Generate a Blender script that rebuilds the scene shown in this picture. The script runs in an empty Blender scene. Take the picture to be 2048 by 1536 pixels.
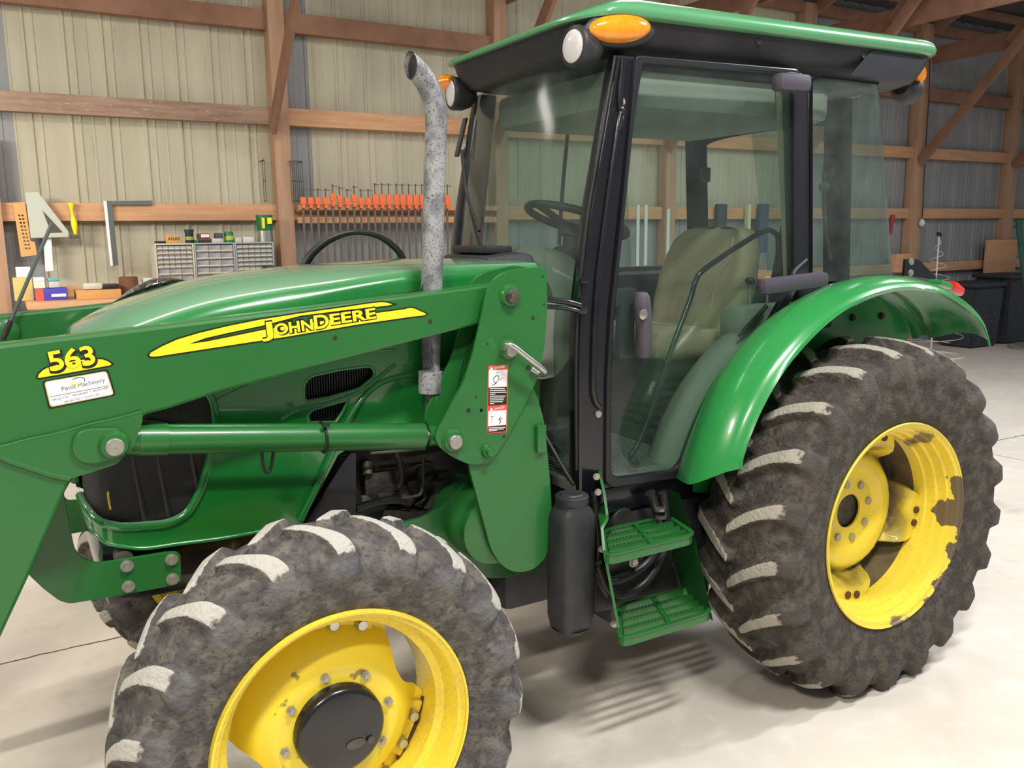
import bpy, bmesh, math, random
from mathutils import Vector, Matrix, noise
rnd = random.Random(7)
PI = math.pi
SC = bpy.context.scene
COL = SC.collection
V = Vector

# ---------------------------------------------------------------- camera
FPX, YAW, PITCH, ROLL, CAMZ = 1744.4156, 0.5344, 0.1726, -0.0112, 1.8144
Fv = V((math.sin(YAW)*math.cos(PITCH), math.cos(YAW)*math.cos(PITCH), -math.sin(PITCH)))
R0 = V((math.cos(YAW), -math.sin(YAW), 0)); U0 = R0.cross(Fv)
Rv = R0*math.cos(ROLL) + U0*math.sin(ROLL); Uv = -R0*math.sin(ROLL) + U0*math.cos(ROLL)
CP = V((0, 0, CAMZ))
cam = bpy.data.cameras.new('camera'); cam.sensor_width = 36; cam.lens = FPX/2048*36
cam.clip_start = 0.02; cam.clip_end = 200
camo = bpy.data.objects.new('camera', cam); COL.objects.link(camo)
camo.matrix_world = Matrix(((Rv.x, Uv.x, -Fv.x, 0), (Rv.y, Uv.y, -Fv.y, 0), (Rv.z, Uv.z, -Fv.z, CAMZ), (0, 0, 0, 1)))
SC.camera = camo

# ---------------------------------------------------------------- world, lights, exposure
w = bpy.data.worlds.new('world'); SC.world = w; w.use_nodes = True
w.node_tree.nodes['Background'].inputs[0].default_value = (0.80, 0.84, 0.88, 1)
w.node_tree.nodes['Background'].inputs[1].default_value = 0.30
SC.view_settings.view_transform = 'Standard'; SC.view_settings.look = 'None'
SC.view_settings.exposure = 0.0; SC.view_settings.gamma = 1.0; SC.view_settings.use_curve_mapping = False

rad_ = math.radians
def lamp(x, y, z, power, sx=1.2, sy=0.25, col=(1, .97, .92)):
    l = bpy.data.lights.new('ceiling_or_fill_lamp', 'AREA'); l.shape = 'RECTANGLE'; l.size = sx; l.size_y = sy
    l.energy = power; l.color = col
    o = bpy.data.objects.new('ceiling_or_fill_lamp', l); COL.objects.link(o); o.location = (x, y, z)
    return o
lamp(-1.6, -1.0, 4.6, 235, col=(1, .93, .82))
lamp(1.6, 0.2, 4.8, 200, col=(.99, .98, .96))
lamp(6.3, 1.0, 4.8, 240, col=(.93, .96, 1))
bl = lamp(0.7, 4.6, 5.0, 78, 2.4, .5, col=(1, .93, .82)); bl.rotation_euler = (rad_(25), 0, 0)
lamp(4.6, 5.0, 5.4, 75, col=(1, .97, .92))
lamp(9.6, 2.4, 5.0, 80, col=(.97, .98, 1))
lamp(14.0, 1.5, 4.7, 12, col=(.97, .98, 1))
lamp(8.2, 4.2, 4.9, 105, col=(.93, .96, 1))
lamp(-3.4, 3.0, 4.6, 190, col=(1, .93, .82))
lamp(-2.3, 7.1, 4.4, 34, 1.2, .5, col=(1, .95, .88))
wall_fill = lamp(-1.7, 6.3, 2.8, 26, 1.0, .4, col=(1, .94, .84)); wall_fill.rotation_euler = (rad_(66), 0, rad_(-52)); wall_fill.data.spread = rad_(100)  # unseen fill light, added to brighten the lower wall by the bench

# ---------------------------------------------------------------- helpers
def at(px, py, x=None, y=None, z=None):
    """the point where the sight line through a pixel meets a real plane of the building or tractor"""
    d = Fv + Rv*((px-1024)/FPX) + Uv*((768-py)/FPX)
    t = x/d.x if x is not None else (y/d.y if y is not None else (z-CAMZ)/d.z)
    return CP + d*t
def xz(pts, y):
    r = []
    for p in pts:
        a = at(p[0], p[1], y=y); r.append((a.x, a.z))
    return r
WL = {}
def mat(name, col, rough=.5, metal=0, nscale=0, namt=0, ncol=None, bump=0, bscale=40, coat=0, emis=0, spec=.5, nlo=.35, nhi=.7, stretch=None, n2=None):
    m = bpy.data.materials.new(name); m.use_nodes = True; nt = m.node_tree; b = nt.nodes['Principled BSDF']
    b.inputs['Base Color'].default_value = (*col, 1); b.inputs['Roughness'].default_value = rough
    b.inputs['Metallic'].default_value = metal; b.inputs['Coat Weight'].default_value = coat
    b.inputs['Coat Roughness'].default_value = .08; b.inputs['Specular IOR Level'].default_value = spec
    tc = nt.nodes.new('ShaderNodeTexCoord'); src = tc.outputs['Object']
    if stretch:
        mp = nt.nodes.new('ShaderNodeMapping'); mp.inputs['Scale'].default_value = stretch
        nt.links.new(src, mp.inputs[0]); src = mp.outputs[0]
    out = None
    def layer(base, scale, lo, hi, c2, amt, det=6):
        n = nt.nodes.new('ShaderNodeTexNoise'); n.inputs['Scale'].default_value = scale; n.inputs['Detail'].default_value = det
        nt.links.new(src, n.inputs['Vector'])
        r = nt.nodes.new('ShaderNodeMapRange'); r.inputs[1].default_value = lo; r.inputs[2].default_value = hi
        r.inputs[4].default_value = amt; nt.links.new(n.outputs[0], r.inputs[0])
        x = nt.nodes.new('ShaderNodeMix'); x.data_type = 'RGBA'
        nt.links.new(r.outputs[0], x.inputs[0])
        if base is None: x.inputs[6].default_value = (*col, 1)
        else: nt.links.new(base, x.inputs[6])
        x.inputs[7].default_value = (*c2, 1)
        return x.outputs[2]
    if nscale: out = layer(None, nscale, nlo, nhi, ncol, namt)
    if n2: out = layer(out, *n2)
    if out is not None: nt.links.new(out, b.inputs['Base Color'])
    if bump:
        n = nt.nodes.new('ShaderNodeTexNoise'); n.inputs['Scale'].default_value = bscale; n.inputs['Detail'].default_value = 5
        nt.links.new(src, n.inputs['Vector'])
        bp = nt.nodes.new('ShaderNodeBump'); bp.inputs['Strength'].default_value = bump; bp.inputs['Distance'].default_value = .01
        nt.links.new(n.outputs[0], bp.inputs['Height']); nt.links.new(bp.outputs[0], b.inputs['Normal'])
    if emis:
        b.inputs['Emission Color'].default_value = (*col, 1); b.inputs['Emission Strength'].default_value = emis
    return m
def s2l(r, g, b):
    f = lambda c: (c/255/12.92) if c/255 <= .04045 else ((c/255+.055)/1.055)**2.4
    return (f(r), f(g), f(b))
M = {}
M['green'] = mat('green_paint', s2l(31, 102, 42), .34, coat=.3, nscale=1.3, namt=.22, ncol=s2l(66, 116, 70), n2=(260, .68, .78, s2l(140, 160, 140), .35))
M['hoodgreen'] = mat('hood_green_paint', s2l(24, 124, 50), .24, coat=1, nscale=1.5, namt=.2, ncol=s2l(60, 124, 76), n2=(260, .7, .8, s2l(140, 160, 140), .3))
M['roofgreen'] = mat('roof_green_plastic', s2l(84, 152, 102), .28, coat=.5, nscale=3, namt=.3, ncol=s2l(110, 165, 122))
M['fendergreen'] = mat('fender_green', s2l(40, 138, 66), .26, coat=.6, nscale=2, namt=.2, ncol=s2l(80, 160, 100), n2=(200, .7, .8, s2l(170, 190, 170), .4))
M['yellow'] = mat('yellow_paint', s2l(240, 214, 50), .34, coat=.3, nscale=5, namt=.3, ncol=s2l(226, 198, 80), n2=(14, .66, .70, s2l(110, 84, 50), .8))
M['yellowrim'] = mat('yellow_rim_paint', s2l(238, 212, 62), .4, coat=.2, nscale=60, namt=.35, ncol=s2l(200, 180, 110), nlo=.45, n2=(3.2, .60, .625, s2l(112, 92, 66), .95))
M['frontrim'] = mat('yellow_front_rim_paint', s2l(240, 214, 58), .38, coat=.2, nscale=90, namt=.5, ncol=s2l(190, 170, 110), nlo=.45, nhi=.75)
M['rust'] = mat('rust', s2l(96, 62, 40), .9, nscale=30, namt=.7, ncol=s2l(60, 46, 38))
M['black'] = mat('black_paint', (.006, .006, .009), .25, coat=.4, nscale=8, namt=.4, ncol=(.014, .014, .017))
M['plastic'] = mat('black_plastic', (.020, .020, .024), .5, nscale=14, namt=.5, ncol=(.045, .045, .05), bump=.1, bscale=300)
M['mirror_plastic'] = mat('grey_violet_plastic', s2l(74, 68, 78), .55)
M['roofblack'] = mat('roof_underside_plastic', s2l(26, 26, 31), .5, nscale=6, namt=.6, ncol=s2l(44, 44, 50))
M['dark'] = mat('dark_metal', (.014, .013, .012), .6, nscale=20, namt=.7, ncol=(.05, .042, .034))
M['grime'] = mat('greasy_iron', (.025, .022, .019), .6, nscale=25, namt=.8, ncol=(.09, .075, .055), bump=.4, bscale=60)
M['iron'] = mat('grey_iron', s2l(96, 92, 84), .6, metal=.4, nscale=25, namt=.7, ncol=s2l(60, 54, 44), bump=.3)
M['steel'] = mat('bright_steel', (.55, .54, .5), .3, metal=.9, nscale=50, namt=.5, ncol=(.35, .32, .27))
M['bolt'] = mat('zinc_bolt', (.42, .41, .36), .42, metal=.6, nscale=80, namt=.5, ncol=(.25, .22, .17))
M['exhaust'] = mat('mottled_exhaust_steel', s2l(158, 158, 158), .5, metal=.2, nscale=18, namt=.9, ncol=s2l(112, 112, 118), nlo=.44, nhi=.60, n2=(150, .56, .62, s2l(76, 76, 84), .8))
M['rubberhose'] = mat('black_rubber_hose', (.015, .015, .015), .4)
M['white'] = mat('white_label', (.8, .8, .82), .5)
M['decalyellow'] = mat('decal_yellow', s2l(252, 226, 40), .4)
M['decalblack'] = mat('decal_black', s2l(30, 28, 10), .4)
M['danger'] = mat('danger_red', s2l(224, 74, 56), .5)
M['ink'] = mat('grey_ink', s2l(92, 94, 100), .5)
M['olive'] = mat('label_cream_line', s2l(196, 186, 130), .5)
M['amber'] = mat('amber_lens', s2l(250, 140, 10), .15, coat=1, nscale=40, namt=.6, ncol=s2l(255, 170, 40))
M['lens'] = mat('white_lens', s2l(226, 222, 222), .25, coat=.6, nscale=150, namt=.4, ncol=s2l(180, 178, 180))
M['chrome'] = mat('headlight_reflector', (.7, .72, .75), .12, metal=1, bump=.4, bscale=60)
M['redlens'] = mat('red_lens', s2l(220, 50, 40), .2, coat=.8)
M['seat'] = mat('seat_fabric', s2l(172, 150, 122), .95, nscale=240, namt=.4, ncol=s2l(138, 118, 94), bump=.4, bscale=500)
M['matte'] = mat('matte_black_seal', (.008, .008, .01), .95, spec=.1)
M['beigetrim'] = mat('beige_post_trim', s2l(176, 170, 140), .7)
M['trimgrey'] = mat('cab_grey_trim', s2l(128, 132, 118), .7, nscale=6, namt=.3, ncol=s2l(104, 108, 98))
M['headliner'] = mat('cab_headliner', s2l(140, 144, 132), .85, nscale=5, namt=.3, ncol=s2l(120, 124, 112))
M['mat'] = mat('cab_floor_mat', s2l(96, 102, 98), .8, nscale=12, namt=.5, ncol=s2l(140, 144, 130), stretch=(1, 6, 1))
M['wood'] = mat('pine_lumber', s2l(206, 158, 118), .75, nscale=7, namt=.55, ncol=s2l(172, 124, 90), stretch=(.25, 3, 3), n2=(60, .62, .7, s2l(214, 190, 160), .5), bump=.15, bscale=40)
M['woodv'] = mat('pine_post', s2l(180, 144, 116), .75, nscale=7, namt=.55, ncol=s2l(150, 114, 86), stretch=(3, 3, .25), bump=.15, bscale=40)
M['woodd'] = mat('weathered_lumber', s2l(164, 136, 116), .8, nscale=8, namt=.7, ncol=s2l(124, 98, 80), stretch=(.3, 3, 3), n2=(50, .6, .68, s2l(190, 180, 165), .7), bump=.2)
M['truss'] = mat('truss_lumber', s2l(150, 110, 88), .8, nscale=5, namt=.5, ncol=s2l(108, 78, 62), bump=.1)
M['ceil'] = mat('roof_steel', s2l(122, 118, 116), .6, metal=.2, nscale=2, namt=.4, ncol=s2l(92, 88, 86))
M['galv'] = mat('galvanised_wall_sheet', s2l(146, 147, 149), .7, metal=0, nscale=1.2, namt=.5, ncol=s2l(112, 112, 114), stretch=(3, 1, .5), n2=(6, .55, .7, s2l(112, 106, 98), .3))
M['cream'] = mat('cream_wall_sheet', s2l(184, 178, 156), .6, nscale=1.6, namt=.55, ncol=s2l(160, 154, 132), stretch=(4, 1, .4), n2=(5, .62, .75, s2l(128, 108, 84), .35))

def me_obj(name, me, m, parent=None, smooth=40):
    """link a world-space mesh as an object with its origin at its base centre"""
    if not me.vertices: raise RuntimeError('empty '+name)
    xs = [v.co.x for v in me.vertices]; ys = [v.co.y for v in me.vertices]; zs = [v.co.z for v in me.vertices]
    c = V(((min(xs)+max(xs))/2, (min(ys)+max(ys))/2, min(zs)))
    me.transform(Matrix.Translation(-c))
    if isinstance(m, str): m = M[m]
    if m is not None:
        if not me.materials: me.materials.append(m)
    if smooth:
        me.polygons.foreach_set('use_smooth', [True]*len(me.polygons))
        me.set_sharp_from_angle(angle=math.radians(smooth))
    o = bpy.data.objects.new(name, me); COL.objects.link(o)
    WL[o.name] = c.copy()
    if parent: o.parent = parent; o.location = c - WL[parent.name]
    else: o.location = c
    return o
def bm_obj(name, bm, m, parent=None, smooth=40):
    me = bpy.data.meshes.new(name); bm.normal_update(); bm.to_mesh(me); bm.free()
    return me_obj(name, me, m, parent, smooth)
def tag(o, label=None, cat=None, group=None, kind=None):
    if label: o['label'] = label
    if cat: o['category'] = cat
    if group: o['group'] = group
    if kind: o['kind'] = kind
    return o
def empty(name, loc, label, cat, group=None):
    o = bpy.data.objects.new(name, None); o.empty_display_size = .1; COL.objects.link(o); o.location = loc
    WL[o.name] = V(loc); return tag(o, label, cat, group)
def curve_mesh(splines, extrude, bevel=0, offset=0, res=2):
    cu = bpy.data.curves.new('c', 'CURVE'); cu.dimensions = '2D'; cu.fill_mode = 'BOTH'
    cu.extrude = max(extrude-bevel, 0.00001); cu.bevel_depth = bevel; cu.bevel_resolution = 1 if bevel else 0; cu.offset = offset-bevel
    for s in splines:
        sp = cu.splines.new('POLY'); sp.points.add(len(s)-1)
        for p, q in zip(sp.points, s): p.co = (q[0], q[1], 0, 1)
        sp.use_cyclic_u = True
    o = bpy.data.objects.new('c', cu); me = bpy.data.meshes.new_from_object(o)
    bpy.data.objects.remove(o); bpy.data.curves.remove(cu); return me
AX = Matrix(((1, 0, 0, 0), (0, 0, -1, 0), (0, 1, 0, 0), (0, 0, 0, 1)))
def fillet(pts, r, n=5):
    if r <= 0: return list(pts)
    out = []; N = len(pts)
    for i in range(N):
        a = V(pts[i-1][:2]); b = V(pts[i][:2]); c = V(pts[(i+1) % N][:2])
        rr = pts[i][2] if len(pts[i]) > 2 else r
        u = (a-b); v = (c-b); lu, lv = u.length, v.length
        if lu < 1e-6 or lv < 1e-6 or rr <= 0: out.append(tuple(b)); continue
        d = min(rr, lu*.45, lv*.45)
        p, q = b+u.normalized()*d, b+v.normalized()*d
        for k in range(n+1):
            t = k/n; w_ = p*(1-t)**2+b*2*t*(1-t)+q*t*t; out.append(tuple(w_))
    return out
def circ(c, r, n=20): return [(c[0]+r*math.cos(2*PI*i/n), c[1]+r*math.sin(2*PI*i/n)) for i in range(n)]
def plate(name, pts, y0, t, m, parent=None, r=.012, holes=(), bevel=.0015, smooth=40):
    """a flat sheet: outline in (x, z), its near face at y0, thickness t away from the camera side"""
    me = curve_mesh([fillet(pts, r)]+list(holes), t/2, bevel)
    me.transform(Matrix.Translation((0, y0+t/2, 0)) @ AX)
    return me_obj(name, me, m, parent, smooth)
def pplate(name, px, y0, t, m, parent=None, holes=(), **k):
    """like plate, outline given along sight lines onto the plane y0; holes = (px, py, radius)"""
    hs = []
    for h in holes:
        c = at(h[0], h[1], y=y0); hs.append(circ((c.x, c.z), h[2], 14))
    return plate(name, xz(px, y0), y0, t, m, parent, holes=hs, **k)
def add_box(bm, c, s, rot=None, bevel=0):
    r = bmesh.ops.create_cube(bm, size=1); vs = r['verts']
    bmesh.ops.scale(bm, vec=s, verts=vs)
    if bevel:
        es = list({e for v in vs for e in v.link_edges})
        rb = bmesh.ops.bevel(bm, geom=es, offset=bevel, segments=2, affect='EDGES', profile=.6)
        vs = list({v for f in rb['faces'] for v in f.verts} | {v for v in vs if v.is_valid})
    if rot: bmesh.ops.rotate(bm, cent=(0, 0, 0), matrix=rot, verts=vs)
    bmesh.ops.translate(bm, vec=c, verts=vs)
def box(name, c, s, m, parent=None, rot=None, bevel=.003):
    bm = bmesh.new(); add_box(bm, c, s, rot, bevel); return bm_obj(name, bm, m, parent)
def box2(name, lo, hi, m, parent=None, bevel=.003):
    lo = V(lo); hi = V(hi); return box(name, (lo+hi)/2, hi-lo, m, parent, None, bevel)
def add_cyl(bm, p0, p1, r0, r1=None, n=24, caps=True):
    p0 = V(p0); p1 = V(p1); r1 = r0 if r1 is None else r1; d = (p1-p0)
    q = d.to_track_quat('Z', 'Y'); A = []; B = []
    for i in range(n):
        a = 2*PI*i/n; e = V((math.cos(a), math.sin(a), 0))
        A.append(bm.verts.new(p0+q @ (e*r0))); B.append(bm.verts.new(p1+q @ (e*r1)))
    for i in range(n): bm.faces.new((A[i], A[(i+1) % n], B[(i+1) % n], B[i]))
    if caps: bm.faces.new(A[::-1]); bm.faces.new(B)
def cyl(name, p0, p1, r, m, parent=None, r1=None, n=28):
    bm = bmesh.new(); add_cyl(bm, p0, p1, r, r1, n); return bm_obj(name, bm, m, parent)
def lathe(name, prof, c, axis, m, parent=None, n=48, smooth=40):
    """prof = [(distance along axis, radius)]"""
    bm = bmesh.new(); q = V(axis).to_track_quat('Z', 'Y'); rings = []
    for (h, r) in prof:
        rings.append([bm.verts.new(V(c)+q @ V((r*math.cos(2*PI*i/n), r*math.sin(2*PI*i/n), h))) for i in range(n)] if r > 1e-5 else [bm.verts.new(V(c)+q @ V((0, 0, h)))])
    for a, b in zip(rings, rings[1:]):
        for i in range(n):
            j = (i+1) % n
            if len(a) == 1 and len(b) > 1: bm.faces.new((a[0], b[j], b[i]))
            elif len(b) == 1 and len(a) > 1: bm.faces.new((a[i], a[j], b[0]))
            elif len(a) > 1: bm.faces.new((a[i], a[j], b[j], b[i]))
    bmesh.ops.recalc_face_normals(bm, faces=bm.faces)
    return bm_obj(name, bm, m, parent, smooth)
def crom(pts, n=8, cyclic=False):
    P = [V(p) for p in pts]; out = []; N = len(P)
    rng = range(N) if cyclic else range(N-1)
    for i in rng:
        if cyclic: a, b, c, d = P[i-1], P[i], P[(i+1) % N], P[(i+2) % N]
        else: a, b, c, d = P[max(i-1, 0)], P[i], P[i+1], P[min(i+2, N-1)]
        for k in range(n):
            t = k/n
            out.append(.5*((2*b)+(c-a)*t+(2*a-5*b+4*c-d)*t*t+(3*b-a-3*c+d)*t**3))
    if not cyclic: out.append(P[-1])
    return out
def add_tube(bm, pts, r, n=12, cyclic=False, caps=True):
    P = [V(p) for p in pts]; N = len(P); rings = []; up = None
    for i, p in enumerate(P):
        if cyclic: t = (P[(i+1) % N]-P[i-1])
        else: t = P[min(i+1, N-1)]-P[max(i-1, 0)]
        t.normalize()
        if up is None: up = t.orthogonal()
        up = (up-t*up.dot(t))
        up = up.normalized() if up.length > 1e-6 else t.orthogonal().normalized()
        s = t.cross(up); rr = r(i/(N-1)) if callable(r) else r
        rings.append([bm.verts.new(p+(up*math.cos(2*PI*k/n)+s*math.sin(2*PI*k/n))*rr) for k in range(n)])
    M_ = N if cyclic else N-1
    for i in range(M_):
        a, b = rings[i], rings[(i+1) % N]
        for k in range(n): bm.faces.new((a[k], b[k], b[(k+1) % n], a[(k+1) % n]))
    if caps and not cyclic: bm.faces.new(rings[0]); bm.faces.new(rings[-1][::-1])
def tube(name, pts, r, m, parent=None, n=12, smooth_path=True, cyclic=False, sub=8):
    bm = bmesh.new(); add_tube(bm, crom(pts, sub, cyclic) if smooth_path else pts, r, n, cyclic)
    bmesh.ops.recalc_face_normals(bm, faces=bm.faces); return bm_obj(name, bm, m, parent, 50)
def ptube(name, px, y, r, m, parent=None, **k): return tube(name, [at(a, b, y=y) for a, b in px], r, m, parent, **k)
def text(name, s, size, origin, m, parent=None, ang=0, depth=0, offset=0, shear=0, sx=1, align='LEFT', ydir=AX):
    cu = bpy.data.curves.new('t', 'FONT'); cu.body = s; cu.size = size; cu.extrude = depth; cu.offset = offset; cu.shear = shear
    cu.align_x = align; cu.resolution_u = 5; o = bpy.data.objects.new('t', cu); me = bpy.data.meshes.new_from_object(o)
    bpy.data.objects.remove(o); bpy.data.curves.remove(cu)
    me.transform(Matrix.Translation(origin) @ ydir @ Matrix.Rotation(ang, 4, 'Z') @ Matrix.Diagonal((sx, 1, 1, 1)))
    return me_obj(name, me, m, parent, 0)
def add_hex(bm, p, d, r, h):
    add_cyl(bm, p, V(p)+V(d)*h, r, n=6)
def bolt(p, d, r, m, parent, h=None, name='bolt', washer=True, stud=0):
    bm = bmesh.new(); d = V(d).normalized(); p = V(p); h = h or r*.8
    if washer: add_cyl(bm, p, p+d*h*.3, r*1.35, n=20)
    add_hex(bm, p+d*h*.3, d, r, h)
    if stud: add_cyl(bm, p+d*h, p+d*(h*1.3+stud), r*.5, n=12)
    return bm_obj(name, bm, m, parent)
def grid_obj(name, rows, m, parent=None, thick=0, smooth=60, cyclic=False, keep=None):
    bm = bmesh.new(); vs = [[bm.verts.new(p) for p in r] for r in rows]
    for a, b in zip(vs, vs[1:]):
        N = len(a)
        for i in range(N if cyclic else N-1):
            j = (i+1) % N; q = (a[i], a[j], b[j], b[i])
            if keep:
                c = (a[i].co+a[j].co+b[j].co+b[i].co)/4
                if not keep(c): continue
            bm.faces.new(q)
    bmesh.ops.delete(bm, geom=[v for v in bm.verts if not v.link_faces], context='VERTS')
    if thick:
        bmesh.ops.recalc_face_normals(bm, faces=bm.faces)
        bmesh.ops.solidify(bm, geom=list(bm.faces), thickness=thick)
    return bm_obj(name, bm, m, parent, smooth)
def inpoly(x, y, P):
    c = False; j = len(P)-1
    for i in range(len(P)):
        if (P[i][1] > y) != (P[j][1] > y) and x < (P[j][0]-P[i][0])*(y-P[i][1])/(P[j][1]-P[i][1])+P[i][0]: c = not c
        j = i
    return c
def lerp(tab, x):
    if x <= tab[0][0]: return tab[0][1]
    for a, b in zip(tab, tab[1:]):
        if x <= b[0]:
            t = (x-a[0])/(b[0]-a[0]); return a[1]+(b[1]-a[1])*t
    return tab[-1][1]
def slerp(tab, x):
    """smooth (Catmull-Rom) table lookup"""
    n = len(tab)
    if x <= tab[0][0]: return tab[0][1]
    if x >= tab[-1][0]: return tab[-1][1]
    for i in range(n-1):
        if x <= tab[i+1][0]:
            x0, y0 = tab[i]; x1, y1 = tab[i+1]; h = x1-x0; t = (x-x0)/h
            m0 = ((y1-tab[i-1][1])/(x1-tab[i-1][0]) if i > 0 else (y1-y0)/h)*h
            m1 = ((tab[i+2][1]-y0)/(tab[i+2][0]-x0) if i < n-2 else (y1-y0)/h)*h
            return (2*t**3-3*t*t+1)*y0+(t**3-2*t*t+t)*m0+(-2*t**3+3*t*t)*y1+(t**3-t*t)*m1
def copy_tree(o, parent=None, delta=V((0, 0, 0))):
    c = o.copy(); COL.objects.link(c); c.parent = parent
    if parent is None: c.location = o.location+delta
    for ch in list(o.children):
        if ch != c: copy_tree(ch, c)
    return c
# ================================================================ building
YW = 8.62      # wall sheet
YG = 8.50      # near face of girts
# floor
def floor_mat():
    m = mat('concrete_floor', s2l(222, 213, 200), .42, nscale=1.1, namt=.8, ncol=s2l(200, 192, 180), nlo=.3, nhi=.7, n2=(7, .52, .75, s2l(232, 226, 216), .55), bump=.05, bscale=30)
    nt = m.node_tree; b = nt.nodes['Principled BSDF']; tc = nt.nodes.new('ShaderNodeTexCoord')
    base = b.inputs['Base Color'].links[0].from_socket
    sx = nt.nodes.new('ShaderNodeSeparateXYZ'); geo = nt.nodes.new('ShaderNodeNewGeometry'); 
    nz = nt.nodes.new('ShaderNodeTexNoise'); nz.inputs['Scale'].default_value = 9; nt.links.new(geo.outputs['Position'], nz.inputs['Vector'])
    sub = nt.nodes.new('ShaderNodeVectorMath'); sub.operation = 'MULTIPLY_ADD'; sub.inputs[1].default_value = (.03, .03, .03)
    nt.links.new(nz.outputs['Color'], sub.inputs[0]); nt.links.new(geo.outputs['Position'], sub.inputs[2]); nt.links.new(sub.outputs[0], sx.inputs[0])
    def line(sock, pos, wdt):
        a = nt.nodes.new('ShaderNodeMath'); a.operation = 'SUBTRACT'; nt.links.new(sock, a.inputs[0]); a.inputs[1].default_value = pos
        c = nt.nodes.new('ShaderNodeMath'); c.operation = 'ABSOLUTE'; nt.links.new(a.outputs[0], c.inputs[0])
        d = nt.nodes.new('ShaderNodeMath'); d.operation = 'LESS_THAN'; nt.links.new(c.outputs[0], d.inputs[0]); d.inputs[1].default_value = wdt
        return d.outputs[0]
    l1 = line(sx.outputs[1], 4.17, .006); l2 = line(sx.outputs[0], 6.85, .005)
    mx = nt.nodes.new('ShaderNodeMath'); mx.operation = 'MAXIMUM'; nt.links.new(l1, mx.inputs[0]); nt.links.new(l2, mx.inputs[1])
    # tyre scuffs and oil stains: dark patches with a shape of their own
    n3 = nt.nodes.new('ShaderNodeTexNoise'); n3.inputs['Scale'].default_value = 2.1; n3.inputs['Detail'].default_value = 8; n3.inputs['Roughness'].default_value = .65
    nt.links.new(geo.outputs['Position'], n3.inputs['Vector'])
    r3 = nt.nodes.new('ShaderNodeMapRange'); r3.inputs[1].default_value = .58; r3.inputs[2].default_value = .72; r3.inputs[4].default_value = .4
    nt.links.new(n3.outputs[0], r3.inputs[0])
    x3 = nt.nodes.new('ShaderNodeMix'); x3.data_type = 'RGBA'; nt.links.new(r3.outputs[0], x3.inputs[0]); nt.links.new(base, x3.inputs[6]); x3.inputs[7].default_value = (*s2l(150, 142, 132), 1)
    x = nt.nodes.new('ShaderNodeMix'); x.data_type = 'RGBA'; nt.links.new(mx.outputs[0], x.inputs[0]); nt.links.new(x3.outputs[2], x.inputs[6]); x.inputs[7].default_value = (*s2l(96, 72, 54), 1)
    nt.links.new(x.outputs[2], b.inputs['Base Color']); return m
M['floor'] = floor_mat()
fl = box2('floor', (-9, -7, -.12), (26, 9.2, 0), 'floor', bevel=0); tag(fl, kind='structure')
# back wall: ribbed sheet, cream liner in the workshop bays and bare galvanised elsewhere
bm = bmesh.new()
xs = []; x = -8.0; k = 0
while x < 24:
    xs += [(x, 0), (x+.012, -.014), (x+.03, -.014), (x+.042, 0), (x+.085, 0), (x+.093, -.007), (x+.103, -.007), (x+.111, 0)]
    if k % 2: xs += [(x+.19, 0), (x+.196, -.004), (x+.204, -.004), (x+.21, 0)]
    x += .3; k += 1
zs = [-.05, 1.98, 5.4]
vs = [[bm.verts.new((px, YW+d, z)) for (px, d) in xs] for z in zs]
for zi in range(2):
    for i in range(len(xs)-1):
        f = bm.faces.new((vs[zi][i], vs[zi][i+1], vs[zi+1][i+1], vs[zi+1][i])); cx = (xs[i][0]+xs[i+1][0])/2
        f.material_index = 1 if ((zi == 0 and .42 < cx < 2.5) or (zi == 1 and (.28 < cx < 2.5 or 2.85 < cx < 9.7))) else 0
bk = [bm.verts.new(p) for p in ((-8, YW+.03, -.05), (23.9, YW+.03, -.05), (23.9, YW+.03, 5.4), (-8, YW+.03, 5.4))]
bm.faces.new(bk)
me = bpy.data.meshes.new('wall_back'); bm.to_mesh(me); bm.free(); me.materials.append(M['galv']); me.materials.append(M['cream'])
tag(me_obj('wall_back', me, None, smooth=0), kind='structure')
NT = [0]
def trim(o): return tag(o, kind='structure')
def tname(): NT[0] += 1; return 'trim_%d' % NT[0]
# posts and girts
PX = [.05, 2.50, 4.9, 7.3, 9.7, 12.2, 14.65, 17.1, 19.5]
for i, x in enumerate(PX):
    if i == 0: trim(box2(tname(), (x-.1, YG-.06, 0), (x+.08, YW-.015, 2.62), 'woodv'))
    else: trim(box2(tname(), (x-.075 if i < 4 else x-.14, YG-.06, 0), (x+.075, YW-.015, 4.75), 'woodv'))
for gi, (zt, zb_, mm) in enumerate(((2.10, 1.95, 'wood'), (3.0, 2.84, 'woodd'), (3.87, 3.69, 'truss'), (4.78, 4.64, 'truss'), (1.27, 1.13, 'wood'))):
    for a, b in zip(PX, PX[1:]):
        if gi == 4 and a < 7: continue
        m_ = mm if not (gi == 1 and a > 2) else 'wood'
        if a > 9: m_ = 'wood' if gi in (0, 1, 4) else 'truss'
        trim(box2(tname(), (a+.076, YG, zb_), (b-.076 if b < 8 else b-.141, YW-.016, zt), m_))
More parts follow.
